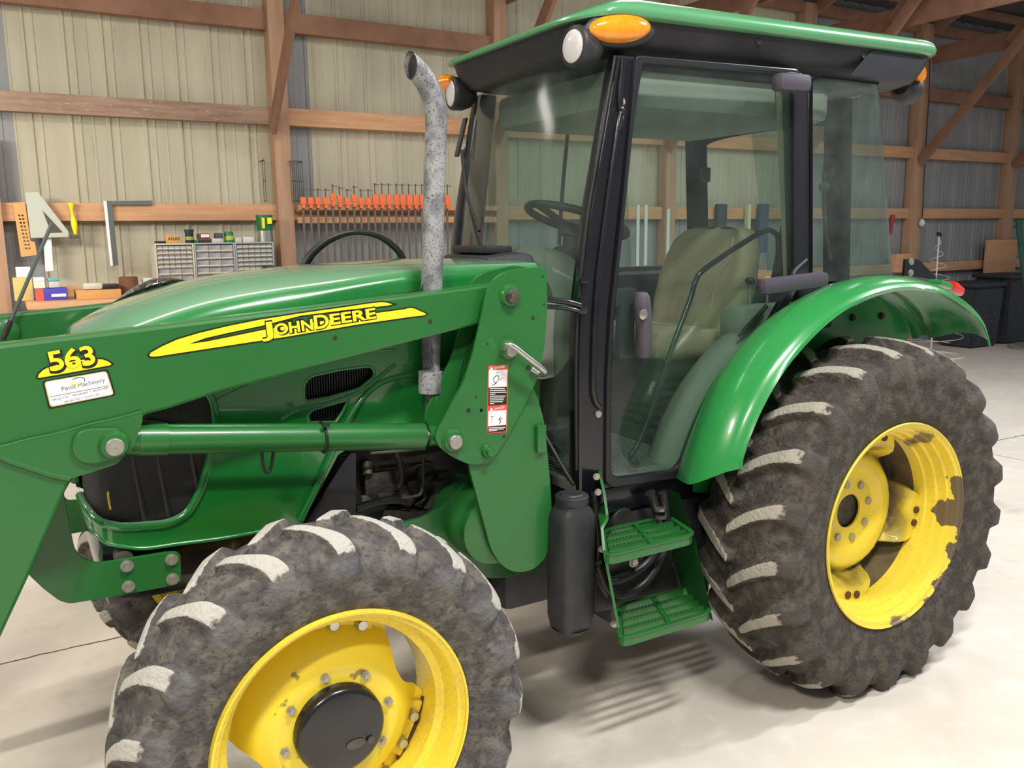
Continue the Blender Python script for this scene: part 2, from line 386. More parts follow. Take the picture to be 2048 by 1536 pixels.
# trusses: bottom chord, knee brace, web
for i, x in enumerate(PX[1:]):
    trim(box2(tname(), (x+.08, 2.0, 4.2), (x+.12, YG-.03, 4.44), 'truss'))
    bm = bmesh.new(); d = V((0, -1.75, 1.9)); L = d.length
    add_box(bm, V((x-.10, YG-.10, 2.78))+d/2, (.045, L, .14), Matrix.Rotation(-math.atan2(1.9, 1.75), 3, 'X'), .003)
    trim(bm_obj(tname(), bm, 'truss'))
    bm = bmesh.new(); d = V((0, -2.6, 1.15)); L = d.length
    add_box(bm, V((x+.055, YG-.1, 4.75))+d/2, (.05, L, .24), Matrix.Rotation(-math.atan2(1.15, 2.6), 3, 'X'), .003)
    trim(bm_obj(tname(), bm, 'truss'))
    bm = bmesh.new(); d = V((0, -1.1, 1.1)); L = d.length
    add_box(bm, V((x+.055, YG-1.2, 4.3))+d/2, (.04, L, .12), Matrix.Rotation(-math.atan2(1.1, 1.1), 3, 'X'), .003)
    trim(bm_obj(tname(), bm, 'truss'))
# roof sheets with purlins
bm = bmesh.new(); rs = []; x = -9
while x < 26:
    rs += [(x, 0), (x+.02, .015), (x+.04, .015), (x+.06, 0)]; x += .3
v0 = [bm.verts.new((p, 9.2, 4.72-d)) for p, d in rs]; v1 = [bm.verts.new((p, 0.5, 7.6-d)) for p, d in rs]
for i in range(len(rs)-1): bm.faces.new((v0[i], v0[i+1], v1[i+1], v1[i]))
bmesh.ops.solidify(bm, geom=list(bm.faces), thickness=.02)
tag(bm_obj('ceiling', bm, 'ceil', smooth=0), kind='structure')
for k in range(9):
    yy = 8.2-k*.75; zz = 4.72+(9.2-yy)*(2.88/8.7)-.11
    trim(box2(tname(), (-9, yy-.02, zz-.07), (25, yy+.02, zz+.05), 'truss'))

# ================================================================ workbench and what stands on it
def wp(px, py, y): return at(px, py, y=y)
t = empty('workbench', (1.3, 8.15, 0), 'long pine workbench against the wall behind the tractor nose', 'workbench')
box2('bench_top', (.22, 7.72, 1.26), (2.42, 8.47, 1.31), 'wood', t)
box2('back_board', (.55, 8.44, 1.311), (2.40, 8.475, 1.40), 'wood', t)
for lx in (.3, 1.3, 2.3):
    for ly in (7.78, 8.38): box2('leg', (lx-.045, ly-.045, 0), (lx+.045, ly+.045, 1.259), 'woodv', t)
box2('lower_shelf', (.36, 7.8, .45), (2.24, 8.33, .48), 'wood', t)
BZ = 1.311
M['org'] = mat('grey_organiser_plastic', s2l(156, 160, 168), .6)
M['drawerclear'] = mat('clear_grey_drawer', s2l(130, 130, 140), .3, nscale=9, namt=.7, ncol=s2l(196, 192, 182))
M['drawerlip'] = mat('drawer_lip', s2l(196, 192, 174), .5)
def organiser(x0, x1, z1, rows, label, lite):
    t = empty('drawer_organizer', ((x0+x1)/2, 8.3, BZ), label, 'organizer', 'small parts drawer organizers on the workbench')
    W = x1-x0; mm = 'drawerlip' if lite else 'org'
    box2('side_panel', (x0, 8.16, BZ), (x0+.012, 8.43, z1), mm, t, .002); box2('side_panel', (x1-.012, 8.16, BZ), (x1, 8.43, z1), mm, t, .002)
    box2('top_panel', (x0, 8.16, z1+.0005), (x1, 8.43, z1+.014), mm, t, .002)
    box2('back_panel', (x0+.013, 8.42, BZ), (x1-.013, 8.43, z1), mm, t, .002)
    z = z1-.004
    for (n, h) in rows:
        if z-h < BZ: break
        box2('shelf_strip', (x0+.0125, 8.165, z-h), (x1-.0125, 8.41, z-h+.006), mm, t, .001)
        dw = (W-.03)/n
        for k in range(n):
            a = x0+.015+k*dw
            d = box2('drawer', (a+.002, 8.175, z-h+.008), (a+dw-.002, 8.40, z-.004), 'drawerclear', t, .002)
            box2('drawer_lip', (a+.002, 8.155, z-h+.008), (a+dw-.002, 8.1745, z-h+.02), 'drawerlip', d, .001)
        z -= h
a = wp(309, 490, 8.16).x; b_ = wp(388, 490, 8.16).x; c_ = wp(470, 490, 8.16).x; d_ = wp(547, 490, 8.16).x
ZT = wp(400, 489, 8.16).z
organiser(a, b_-.004, ZT, [(6, .04)]*5+[(3, .062)]*4, 'drawer organizer with cream lips, left one of three', True)
organiser(b_, c_-.004, ZT, [(3, .066)]*6, 'grey drawer organizer with wide drawers, middle one of three', False)
organiser(c_, d_, ZT, [(6, .04)]*9, 'grey drawer organizer of many small drawers, beside the post', False)
OT = ZT+.0145
def onorg(px0, px1, pyt, name, label, cat, m, y=8.22, dp=.1, z0=None):
    x0 = wp(px0, 480, y).x; x1 = wp(px1, 480, y).x; z1 = wp((px0+px1)/2, pyt, y).z
    return tag(box2(name, (x0, y, OT if z0 is None else z0), (x1, y+dp, z1), m, bevel=.003), label, cat)
M['card'] = mat('kraft_cardboard', s2l(206, 152, 92), .8, nscale=10, namt=.3, ncol=s2l(190, 136, 80))
M['green_lbl'] = mat('green_container', s2l(20, 110, 60), .4)
M['clearish'] = mat('clear_tub', s2l(196, 192, 180), .3)
M['blackp'] = mat('black_tub', s2l(34, 36, 38), .4)
o = onorg(312, 330, 482, 'black_case', 'small black case on the left drawer organizer', 'case', 'blackp')
t = onorg(332, 360, 471, 'cardboard_box', 'small brown cardboard box with black writing on an organizer', 'box', 'card')
p = wp(336, 481, 8.2185); text('lettering', 'ANAK', .045, (p.x, 8.2185, p.z), 'blackp', t, sx=.85)
t = empty('black_jar', (wp(379, 480, 8.25).x, 8.27, OT), 'black lidded jar with yellow label on an organizer', 'jar')
cx = wp(379, 480, 8.27).x; zt = wp(379, 459, 8.27).z
lathe('jar_body', [(0, 0), (0, .034), (.01, .036), (zt-OT-.02, .036), (zt-OT-.02, 0)], (cx, 8.27, OT), (0, 0, 1), 'blackp', t, 24)
lathe('lid', [(0, 0), (0, .04), (.02, .04), (.02, 0)], (cx, 8.27, zt-.0195), (0, 0, 1), 'blackp', t, 24)
lathe('label_band', [(0, .0368), (.03, .0368)], (cx, 8.27, OT+.025), (0, 0, 1), mat('lime_label', s2l(150, 160, 70), .5), t, 24)
o = onorg(399, 421, 479, 'dark_red_tin', 'low dark tin with white label under the pink boxed tin', 'tin', mat('dark_tin', s2l(60, 34, 38), .4))
o2 = onorg(398, 420, 467, 'label_box', 'dark box with pale pink label stacked on a low tin', 'box', mat('maroon_box', s2l(84, 60, 60), .5), z0=wp(410, 478.6, 8.22).z)
bx = wp(402, 472, 8.219); tag(box2('paper_label', (bx.x, 8.2165, bx.z-.012), (bx.x+.07, 8.2195, bx.z+.015), mat('pink_label', s2l(236, 214, 210), .6), None, 0), None, None).parent = o2
lb = [ob for ob in COL.objects if ob.name == 'paper_label'][0]; lb.location = lb.location-o2.location
o = onorg(391, 398, 480, 'green_box', 'tiny green box between jar and low tin on organizers', 'box', 'green_lbl')
o = onorg(424, 444, 477, 'clear_tub', 'clear plastic tub beside the green can on organizers', 'tub', 'clearish')
o = onorg(433, 447, 466, 'spool', 'dark and white spool box resting on the clear tub', 'box', mat('spool', s2l(70, 70, 84), .5), z0=wp(434, 476.7, 8.22).z)
t = empty('green_can', (wp(461, 480, 8.27).x, 8.27, OT), 'short dark green can with yellow label on organizers', 'can')
cx = wp(458, 480, 8.27).x; zt = wp(458, 463, 8.27).z; h = zt-OT
lathe('can_body', [(0, 0), (0, .04), (h*.85, .04), (h, .034), (h, 0)], (cx, 8.27, OT), (0, 0, 1), 'green_lbl', t, 24)
lathe('label_band', [(0, .0408), (h*.4, .0408)], (cx, 8.27, OT+.02), (0, 0, 1), mat('yellow_label', s2l(170, 190, 80), .5), t, 24)
o = onorg(471, 484, 475, 'white_cup', 'small whitish cup right of the short green can', 'cup', 'clearish')
o = onorg(486, 508, 474, 'white_tub', 'translucent pale tub left of the tall green tub', 'tub', mat('milky', s2l(206, 202, 190), .4))
cx = wp(531, 480, 8.27).x; z1 = wp(531, 461, 8.27).z; z2 = wp(531, 430, 8.27).z
lathe('chrome_canister', [(0, 0), (0, .07), (z1-OT, .07), (z1-OT, 0)], (cx, 8.27, OT), (0, 0, 1), 'steel', None, 32); tag(COL.objects['chrome_canister'], 'shiny ribbed metal canister under the green tub', 'canister')
lathe('green_tub', [(0, 0), (0, .07), (.004, .072), (z2-z1-.02, .075), (z2-z1-.018, .078), (z2-z1, .078), (z2-z1, 0)], (cx, 8.27, z1+.0005), (0, 0, 1), 'green_lbl', None, 32)
t = tag(COL.objects['green_tub'], 'green and yellow tub stacked on a shiny canister', 'tub')
yl = box2('label_patch', (cx-.045, 8.185, z1+.02), (cx-.02, 8.20, z2-.025), mat('tub_label', s2l(226, 214, 60), .5), None, 0); yl.parent = t; yl.location -= t.location
yl = box2('label_patch', (cx+.005, 8.185, z1+.06), (cx+.045, 8.20, z2-.025), 'decalyellow', None, 0); yl.parent = t; yl.location -= t.location
# items at the left of the bench
def onb(px0, px1, pyt, name, label, cat, m, y=8.0, dp=.2, z0=BZ):
    x0 = wp(px0, 590, y).x; x1 = wp(px1, 590, y).x; z1 = wp((px0+px1)/2, pyt, y).z
    return tag(box2(name, (x0, y, z0), (x1, y+dp, z1), m, bevel=.003), label, cat)
onb(29, 67, 556, 'cardboard_carton', 'tall yellowish cardboard carton at bench left end', 'box', mat('yellow_carton', s2l(206, 180, 110), .8), y=8.05)
tag(box2('paper_stack', (wp(33, 555, 8.15).x, 8.12, wp(50, 555, 8.12).z+.001), (wp(62, 555, 8.15).x, 8.2, wp(50, 534, 8.12).z), mat('pale_paper', s2l(220, 216, 224), .7)), 'pale paper bundle on the yellowish carton', 'paper')
t = onb(71, 136, 577, 'parts_box', 'red and blue cardboard box at left end of bench', 'box', mat('blue_box', s2l(70, 66, 170), .5), y=7.95)
a = wp(71, 590, 7.948); c = wp(86, 577, 7.948)
r_ = box2('end_panel', (a.x-.0004, 7.947, BZ+.001), (c.x, 7.9495, c.z-.002), mat('red_print', s2l(226, 90, 76), .5), None, 0); r_.parent = t; r_.location -= t.location
a = wp(103, 594, 7.948); c = wp(132, 587, 7.948)
r_ = box2('print_panel', (a.x, 7.947, a.z), (c.x, 7.9495, c.z), 'white', None, 0); r_.parent = t; r_.location -= t.location
zt = wp(100, 576.5, 7.95).z+.001
x0 = wp(68, 570, 7.97).x; x1 = wp(90, 570, 7.97).x; zm = wp(80, 563.5, 7.97).z; zt2 = wp(80, 555, 7.97).z
tag(box2('small_box', (x0, 7.97, zt), (x1, 8.1, zm), mat('cream_box', s2l(232, 220, 190), .6)), 'white and yellow small box on the red-blue box', 'box')
tag(box2('small_box', (x0, 7.97, zm+.001), (x1, 8.1, zt2), mat('pinkish_box', s2l(240, 214, 220), .6)), 'pale pink small box, topmost of the little stack', 'box')
t = empty('lidded_tub', (wp(108, 570, 8.0).x, 8.04, zt), 'clear food tub with teal lid on the red-blue box', 'tub')
x0 = wp(96, 570, 7.98).x; x1 = wp(121, 570, 7.98).x; zm = wp(108, 562, 7.98).z
box2('tub_body', (x0+.006, 7.98, zt), (x1-.006, 8.09, zm), 'clearish', t, .006); box2('lid', (x0, 7.972, zm+.0005), (x1, 8.098, zm+.022), mat('teal_lid', s2l(96, 168, 172), .5), t, .004)
t = onb(154, 243, 580, 'flat_tray', 'flat cardboard tray in the middle of the workbench', 'tray', 'card', y=7.9, dp=.3)
zt = WL['flat_tray'].z+t.dimensions.z+.001
x = wp(185, 575, 8.0).x; bm = bmesh.new(); add_box(bm, (x, 8.0, zt+.028), (.15, .1, .055), None, .02); tag(bm_obj('plastic_blister', bm, 'clearish'), 'clear domed plastic pack on the flat tray', 'packaging')
x = wp(218, 575, 8.0).x; tag(box('black_clamshell', (x, 8.0, zt+.022), (.15, .09, .04), 'blackp', bevel=.01), 'black plastic tool pack on the flat tray', 'packaging')
cx = wp(259, 570, 8.05).x; zt = wp(261, 554, 8.05).z
lathe('wicker_basket', [(0, 0), (0, .07), ((zt-BZ)*.5, .078), (zt-BZ, .075), (zt-BZ, .066), (.02, .06), (.02, 0)], (cx, 8.1, BZ), (0, 0, 1), mat('brown_wicker', s2l(128, 84, 62), .8, nscale=30, namt=.7, ncol=s2l(84, 52, 38), stretch=(1, 1, 8), bump=.6), None, 24)
tag(COL.objects['wicker_basket'], 'round brown wicker basket on the workbench', 'basket')
onb(282, 290, 566, 'white_book', 'white upright booklet beside the brown basket', 'book', 'white', y=7.93, dp=.05)
t = onb(290, 307, 556, 'green_striped_stack', 'stack of green and white packets beside the organizers', 'packet', mat('mint', s2l(190, 206, 186), .6), y=8.02, dp=.12)
for k in range(4):
    s_ = box2('stripe', (WL[t.name].x-t.dimensions.x/2-.0005, 8.017, BZ+.02+k*.03), (WL[t.name].x+t.dimensions.x/2+.0005, 8.0195, BZ+.03+k*.03), 'green_lbl', None, 0); s_.parent = t; s_.location -= t.location
onb(543, 572, 533, 'battery_charger', 'black topped box on bench end in front of the post', 'box', 'blackp', y=7.9, dp=.25)

# ================================================================ things hanging on the wall
YH = YG-.02
t = pplate('peg_rule_board', [(26, 405), (50, 404), (61, 482), (70, 484), (74, 510), (42, 514)], YH-.012, .012, mat('orange_hardboard', s2l(224, 160, 96), .6), r=.006, bevel=.001,
       holes=[(px+i*1.55, 431+i*7.3, .0085) for i in range(10) for px in (38.5, 45)])
tag(t, 'orange perforated hardboard hanging left of the grey bracket', 'board')
t = pplate('triangular_bracket', [(50, 385), (76, 384), (137, 463), (137, 474), (62, 476)], YH-.05, .035, mat('grey_bracket', s2l(186, 190, 176), .5), r=.004)
tag(t, 'large grey triangular bracket hanging on the low girt', 'bracket')
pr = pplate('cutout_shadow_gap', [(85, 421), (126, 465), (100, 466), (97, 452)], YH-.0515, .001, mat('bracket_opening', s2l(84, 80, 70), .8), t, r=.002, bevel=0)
t = pplate('white_ruler', [(90, 424), (97, 424), (103, 479), (107, 542), (91, 543), (87, 480)], YH-.009, .006, 'white', r=.003); tag(t, 'white straight rule hanging under the grey bracket', 'ruler')
t = empty('yellow_scraper', wp(146, 475, YH), 'yellow plastic handled brush hanging on the girt', 'brush')
bm = bmesh.new(); P0 = [wp(142, 406, YH-.02), wp(144, 425, YH-.02), wp(148, 445, YH-.02), wp(151, 469, YH-.02)]
add_tube(bm, crom(P0, 6), lambda u: .018+.008*math.cos(u*9), 12); bm_obj('handle', bm, 'decalyellow', t)
box('brush_head', wp(149, 474, YH-.02), (.07, .03, .03), mat('grey_bristle', s2l(90, 84, 78), .9), t)
M['rulemetal'] = mat('grey_rule_steel', s2l(120, 126, 124), .35, metal=.6)
t = empty('framing_square', wp(225, 520, YH), 'large metal L-shaped framing square hanging on the girt', 'square')
pplate('blade', [(207, 402), (224, 402), (237, 530), (221, 533)], YH-.008, .005, 'rulemetal', t, r=.001); pplate('tongue', [(224.5, 402), (305, 401), (305, 410), (225.5, 410)], YH-.008, .005, 'rulemetal', t, r=.001)
pplate('white_edge', [(206.5, 402), (213, 402), (226, 531), (221, 532)], YH-.0095, .001, 'white', t, r=0, bevel=0)
# wire racks
def wire_rack(px0, px1, pyt, pyb, y, label):
    bm = bmesh.new(); n = 7 if px1-px0 > 15 else 2
    A = wp(px0, pyt, y); B = wp(px1, pyb, y)
    for k in range(n):
        x = A.x+(B.x-A.x)*k/(n-1); add_cyl(bm, (x, y, A.z), (x, y, B.z), .003, n=6)
    for zz in (A.z, (A.z+B.z)/2, B.z): add_cyl(bm, (A.x, y, zz), (B.x, y, zz), .005, n=6)
    for x in (A.x, B.x): add_cyl(bm, (x, y, A.z-.005), (x, YW-.02, A.z-.005), .004, n=6)
    tag(bm_obj('wire_rack', bm, mat('dark_green_wire', s2l(60, 70, 60), .5)), label, 'rack', 'wire racks on both sides of the post')
wire_rack(524, 533, 320, 402, 8.47, 'narrow end of wire rack left of the wall post')
wire_rack(580, 608, 322, 402, 8.40, 'dark wire rack hanging right of the wall post')
# clamp rail and bar clamps
YC = 8.36
zr = wp(720, 411, YC).z
t = empty('clamp_rack', (wp(720, 420, YC).x, 8.4, 1.95), 'notched pine rail holding the orange bar clamps', 'rack')
xa = 2.60; xb = 4.80
box2('front_rail', (xa, YC, zr-.045), (xb, YC+.038, zr+.003), 'wood', t); box2('shelf_board', (xa, YC+.039, zr-.06), (xb, YG-.001, zr-.04), 'woodd', t)
box2('lower_rail', (xa, YC+.04, zr-.17), (xb, YC+.078, zr-.11), 'wood', t)
M['orange'] = mat('orange_clamp_paint', s2l(238, 112, 58), .5)
M['bar'] = mat('steel_bar', s2l(104, 96, 88), .5, metal=.5)
def clamp(x, dz, L, lowjaw, tall, label):
    t = empty('bar_clamp', (x, YC-.02, zr-L), label, 'clamp', 'orange bar clamps hanging in the rack')
    box2('bar', (x-.011, YC-.014, zr-L), (x+.011, YC-.006, zr+.05+dz), 'bar', t, .001)
    box2('clamp_head', (x-.027, YC-.04, zr+.004+dz), (x+.027, YC-.0145, zr+(.11 if tall else .075)+dz), 'orange', t, .006)
    box2('jaw_step', (x-.015, YC-.045, zr-.03+dz*.5), (x+.015, YC-.0145, zr+.003+dz), 'orange', t, .004)
    bm = bmesh.new(); zt = zr+.075+dz+(.13 if tall else .07)
    add_cyl(bm, (x, YC-.028, zr+.06+dz), (x, YC-.028, zt), .006, n=8)
    add_cyl(bm, (x-.0, YC-.028, zt), (x+.05, YC-.028, zt-.003), .0035, n=6); add_cyl(bm, (x, YC-.028, zt-.004), (x, YC-.028, zt+.012), .011, n=8)
    bm_obj('screw_handle', bm, 'bar', t)
    if lowjaw: box2('sliding_jaw', (x-.030, YC-.05, zr-L+.01), (x+.030, YC-.0145, zr-L+.055), 'orange', t, .006)
hx = [605, 620, 634.5, 650, 664.5, 678, 693, 707, 720.5, 735, 748.5, 762.5, 776, 791, 803, 816, 829.5, 842, 893]
words = ['first', 'second', 'third', 'fourth', 'fifth', 'sixth', 'seventh', 'eighth', 'ninth', 'tenth', 'eleventh', 'twelfth', 'thirteenth', 'fourteenth', 'fifteenth', 'sixteenth', 'seventeenth', 'eighteenth', 'nineteenth']
for i, px in enumerate(hx):
    x = wp(px, 410, YC).x
    low = i in (6, 7, 8, 9)
    dz = {4: .04, 5: .02, 7: .03}.get(i, 0)
    L = .86 if low else 1.15
    if i == 7: L = .74
    if i == 18: lab = 'orange bar clamp just right of the exhaust pipe'
    elif i == 17: lab = 'orange bar clamp just left of the exhaust pipe'
    else: lab = 'orange bar clamp, %s from the wall post%s' % (words[i], ', its lower jaw showing' if low else '')
    clamp(x, dz, L, low, i >= 10, lab)
# long white level rules seen through the cab glass
M['rulew'] = mat('pale_rule', s2l(206, 214, 206), .5)
for px, lab in ((1277, 'pale upright rule left one of two side by side, seen through the cab'), (1293, 'pale upright rule right one of two side by side, seen through the cab'), (1331, 'pale upright rule fixed on a post, seen through the cab')):
    a = wp(px, 410 if px < 1300 else 418, YG-.01); tag(box2('straight_rule', (a.x-.022, YG-.010 if px < 1300 else YG-.071, .35), (a.x+.022, YG-.0005 if px < 1300 else YG-.0605, a.z), 'rulew', bevel=.001), lab, 'ruler')
for px, c, lab in ((1440, (60, 66, 66), 'dark tool hanging on the wall behind the driver seat'), (1494, (200, 196, 160), 'pale yellowish board upright on the wall behind the seat'), (1524, (62, 84, 110), 'blue cloth bag hanging on the wall behind the seat')):
    a = wp(px, 408, YG-.03); w_ = .06 if px == 1494 else .16
    bm = bmesh.new(); add_box(bm, (a.x, YG-.05, a.z-.32), (w_, .08, .64), None, .02); tag(bm_obj('hanging_%s' % ('board' if px == 1494 else ('bag' if px == 1524 else 'tool')), bm, mat('hang%d' % px, s2l(*c), .8)), lab, 'board' if px == 1494 else ('bag' if px == 1524 else 'tool'))
# the right side: bins, stand, light tree, bulb
M['bin'] = mat('black_bin_plastic', s2l(40, 42, 48), .6, nscale=20, namt=.5, ncol=s2l(64, 66, 72), bump=.5, bscale=20)
def bin_(x0, x1, y0, y1, z, label):
    t = empty('storage_bin', ((x0+x1)/2, (y0+y1)/2, 0), label, 'bin', 'black storage bins along the wall')
    bm = bmesh.new(); r = bmesh.ops.create_cube(bm, size=1); 
    for v in r['verts']:
        k = .88 if v.co.z < 0 else 1
        v.co = V(((x0+x1)/2+v.co.x*(x1-x0)*k, (y0+y1)/2+v.co.y*(y1-y0)*k, (v.co.z+.5)*(z-.06)))
    bmesh.ops.bevel(bm, geom=list(bm.edges), offset=.03, segments=2, affect='EDGES'); bm_obj('bin_body', bm, 'bin', t)
    box2('lid', (x0-.02, y0-.02, z-.059), (x1+.02, y1+.02, z), 'bin', t, .02)
bin_(12.55, 13.3, 7.65, 8.25, .98, 'black lidded storage bin left of the green stand')
bin_(13.42, 14.3, 7.65, 8.25, 1.08, 'taller black storage bin directly behind the green stand')
bin_(14.42, 15.2, 7.65, 8.25, 1.05, 'black storage bin right of the green stand at the edge')
t = empty('green_stand', (13.75, 7.4, 0), 'dark green garland wrapped pole on a round flat base', 'decoration')
lathe('round_base', [(0, 0), (0, .62), (.025, .62), (.035, .58), (.035, 0)], (13.6, 7.0, .001), (0, 0, 1), mat('pale_base', s2l(150, 146, 138), .7), t, 40)
tp = at(2036, 440, y=7.0); cyl('pole', (13.0, 7.0, .036), (tp.x, 7.0, tp.z), .035, mat('dark_green', s2l(30, 80, 66), .8), t)
WL_t = t
bm = bmesh.new(); A = V((13.0, 7.0, .1)); B = V((tp.x, 7.0, tp.z))
for k in range(700):
    u = rnd.random(); p = A.lerp(B, u); rr = .045+(.06 if u > .82 else 0)*rnd.random()
    a = rnd.random()*6.28; e = V((math.cos(a), math.sin(a), rnd.uniform(-.6, .6)))
    q = p+e*rr; s = e.orthogonal().normalized()*.006
    v1, v2, v3 = bm.verts.new(p+s), bm.verts.new(p-s), bm.verts.new(q); bm.faces.new((v1, v2, v3))
tag(bm_obj('garland_needles', bm, mat('needle_green', s2l(24, 66, 50), .8), t, 0), kind='stuff')
t = empty('spiral_light_tree', at(1869, 560, y=7.6), 'white wire spiral light tree behind the rear fender', 'decoration')
c = at(1872, 560, y=7.6); tp = at(1876, 466, y=7.6)
t.location = (c.x, 7.6, 0); WL[t.name] = V((c.x, 7.6, 0))
M['wirew'] = mat('white_wire', s2l(210, 206, 204), .5)
cyl('stem', (c.x, 7.6, .02), (c.x, 7.6, tp.z-.05), .010, 'wirew', t, n=8)
bm = bmesh.new(); H = tp.z-.1; pts = []
for k in range(220):
    u = k/219; a = u*2*PI*9; r = .42*(1-u)+.02; pts.append(V((c.x+r*math.cos(a), 7.6+r*math.sin(a), .15+u*(H-.15))))
add_tube(bm, pts, .004, 5); bm_obj('spiral_wire', bm, 'wirew', t)
lathe('base_ring', [(0, .40), (.02, .41), (.02, .43), (0, .44), (0, .40)], (c.x, 7.6, .001), (0, 0, 1), 'wirew', t, 24)
bm = bmesh.new(); add_box(bm, (c.x+.0, 7.6, tp.z-.02), (.09, .03, .05), Matrix.Rotation(.3, 3, 'Y'), .004); bm_obj('black_topper', bm, 'blackp', t)
t = empty('hanging_bulb', at(1844, 446, y=8.40), 'white light bulb hanging by its cord on a post', 'bulb')
p = at(1844, 446, y=8.38); lathe('bulb', [(-.05, 0), (-.045, .025), (-.01, .05), (.03, .035), (.06, .018), (.07, 0)], p, (0, 0, 1), mat('white_bulb', s2l(220, 216, 216), .3), t, 20)
tube('cord', [p+V((0, 0, .068)), at(1846, 400, y=8.38), at(1851, 300, y=8.39), at(1858, 190, y=8.40), at(1860, 110, y=8.40)], .008, 'blackp', t, n=6)
a = at(1786, 430, y=8.47); tag(cyl('red_handled_tool', a, a-V((.03, 0, .28)), .03, mat('red_handle', s2l(150, 44, 56), .5), None, .02), 'red handled tool hanging by the cab rear glass', 'tool')
for (q0, q1, q2, lab) in (((1978, 480), (2030, 545), .18, 'pale weathered wood block fixed on the right wall post'), ((1794, 508), (1826, 530), .14, 'short pale wood block behind the rear window corner')):
    A = at(*q0, y=8.38); B = at(*q1, y=8.38); tag(box2('wood_block', (A.x, 8.38, B.z-.1), (B.x, 8.4395 if q0[0] > 1900 else YG-.0005, A.z), 'wood'), lab, 'block')
# ================================================================ tractor
YCN = 2.93                     # centre line of the tractor
T = empty('tractor', (1.8, YCN, 0), 'green and yellow cab tractor with a front loader on the concrete floor', 'tractor')
FAX, FAZ = .672, .537; RAX, RAZ = 2.928, .673

# ---- wheels
def tire_mat(name, base, dust, lug, fl):
    m = mat(name, base, .85, nscale=22, namt=.8, ncol=dust, nlo=.45, nhi=.62, n2=(70, .56, .66, tuple(c*.3 for c in base), .6), bump=.8, bscale=75)
    nt = m.node_tree; b = nt.nodes['Principled BSDF']; prev = b.inputs['Base Color'].links[0].from_socket
    a = nt.nodes.new('ShaderNodeAttribute'); a.attribute_name = 'worn'
    n = nt.nodes.new('ShaderNodeTexNoise'); n.inputs['Scale'].default_value = 45; n.inputs['Detail'].default_value = 6
    tc = nt.nodes.new('ShaderNodeTexCoord'); nt.links.new(tc.outputs['Object'], n.inputs['Vector'])
    ad = nt.nodes.new('ShaderNodeMath'); ad.operation = 'ADD'; nt.links.new(a.outputs['Fac'], ad.inputs[0]); nt.links.new(n.outputs[0], ad.inputs[1])
    r = nt.nodes.new('ShaderNodeMapRange'); r.inputs[1].default_value = 1.16; r.inputs[2].default_value = 1.34; nt.links.new(ad.outputs[0], r.inputs[0])
    a2 = nt.nodes.new('ShaderNodeAttribute'); a2.attribute_name = 'flank'
    m2 = nt.nodes.new('ShaderNodeMath'); m2.operation = 'MULTIPLY'; nt.links.new(a2.outputs['Fac'], m2.inputs[0]); m2.inputs[1].default_value = .55
    xe = nt.nodes.new('ShaderNodeMix'); xe.data_type = 'RGBA'; nt.links.new(m2.outputs[0], xe.inputs[0]); nt.links.new(prev, xe.inputs[6]); xe.inputs[7].default_value = (*fl, 1); prev = xe.outputs[2]
    x = nt.nodes.new('ShaderNodeMix'); x.data_type = 'RGBA'; nt.links.new(r.outputs[0], x.inputs[0]); nt.links.new(prev, x.inputs[6]); x.inputs[7].default_value = (*lug, 1)
    nt.links.new(x.outputs[2], b.inputs['Base Color']); return m
M['ftire'] = tire_mat('front_tire_rubber', s2l(74, 71, 70), s2l(112, 106, 98), s2l(178, 174, 166), s2l(104, 104, 106))
M['rtire'] = tire_mat('rear_tire_rubber', s2l(62, 56, 51), s2l(92, 84, 75), s2l(160, 154, 140), s2l(78, 74, 68))
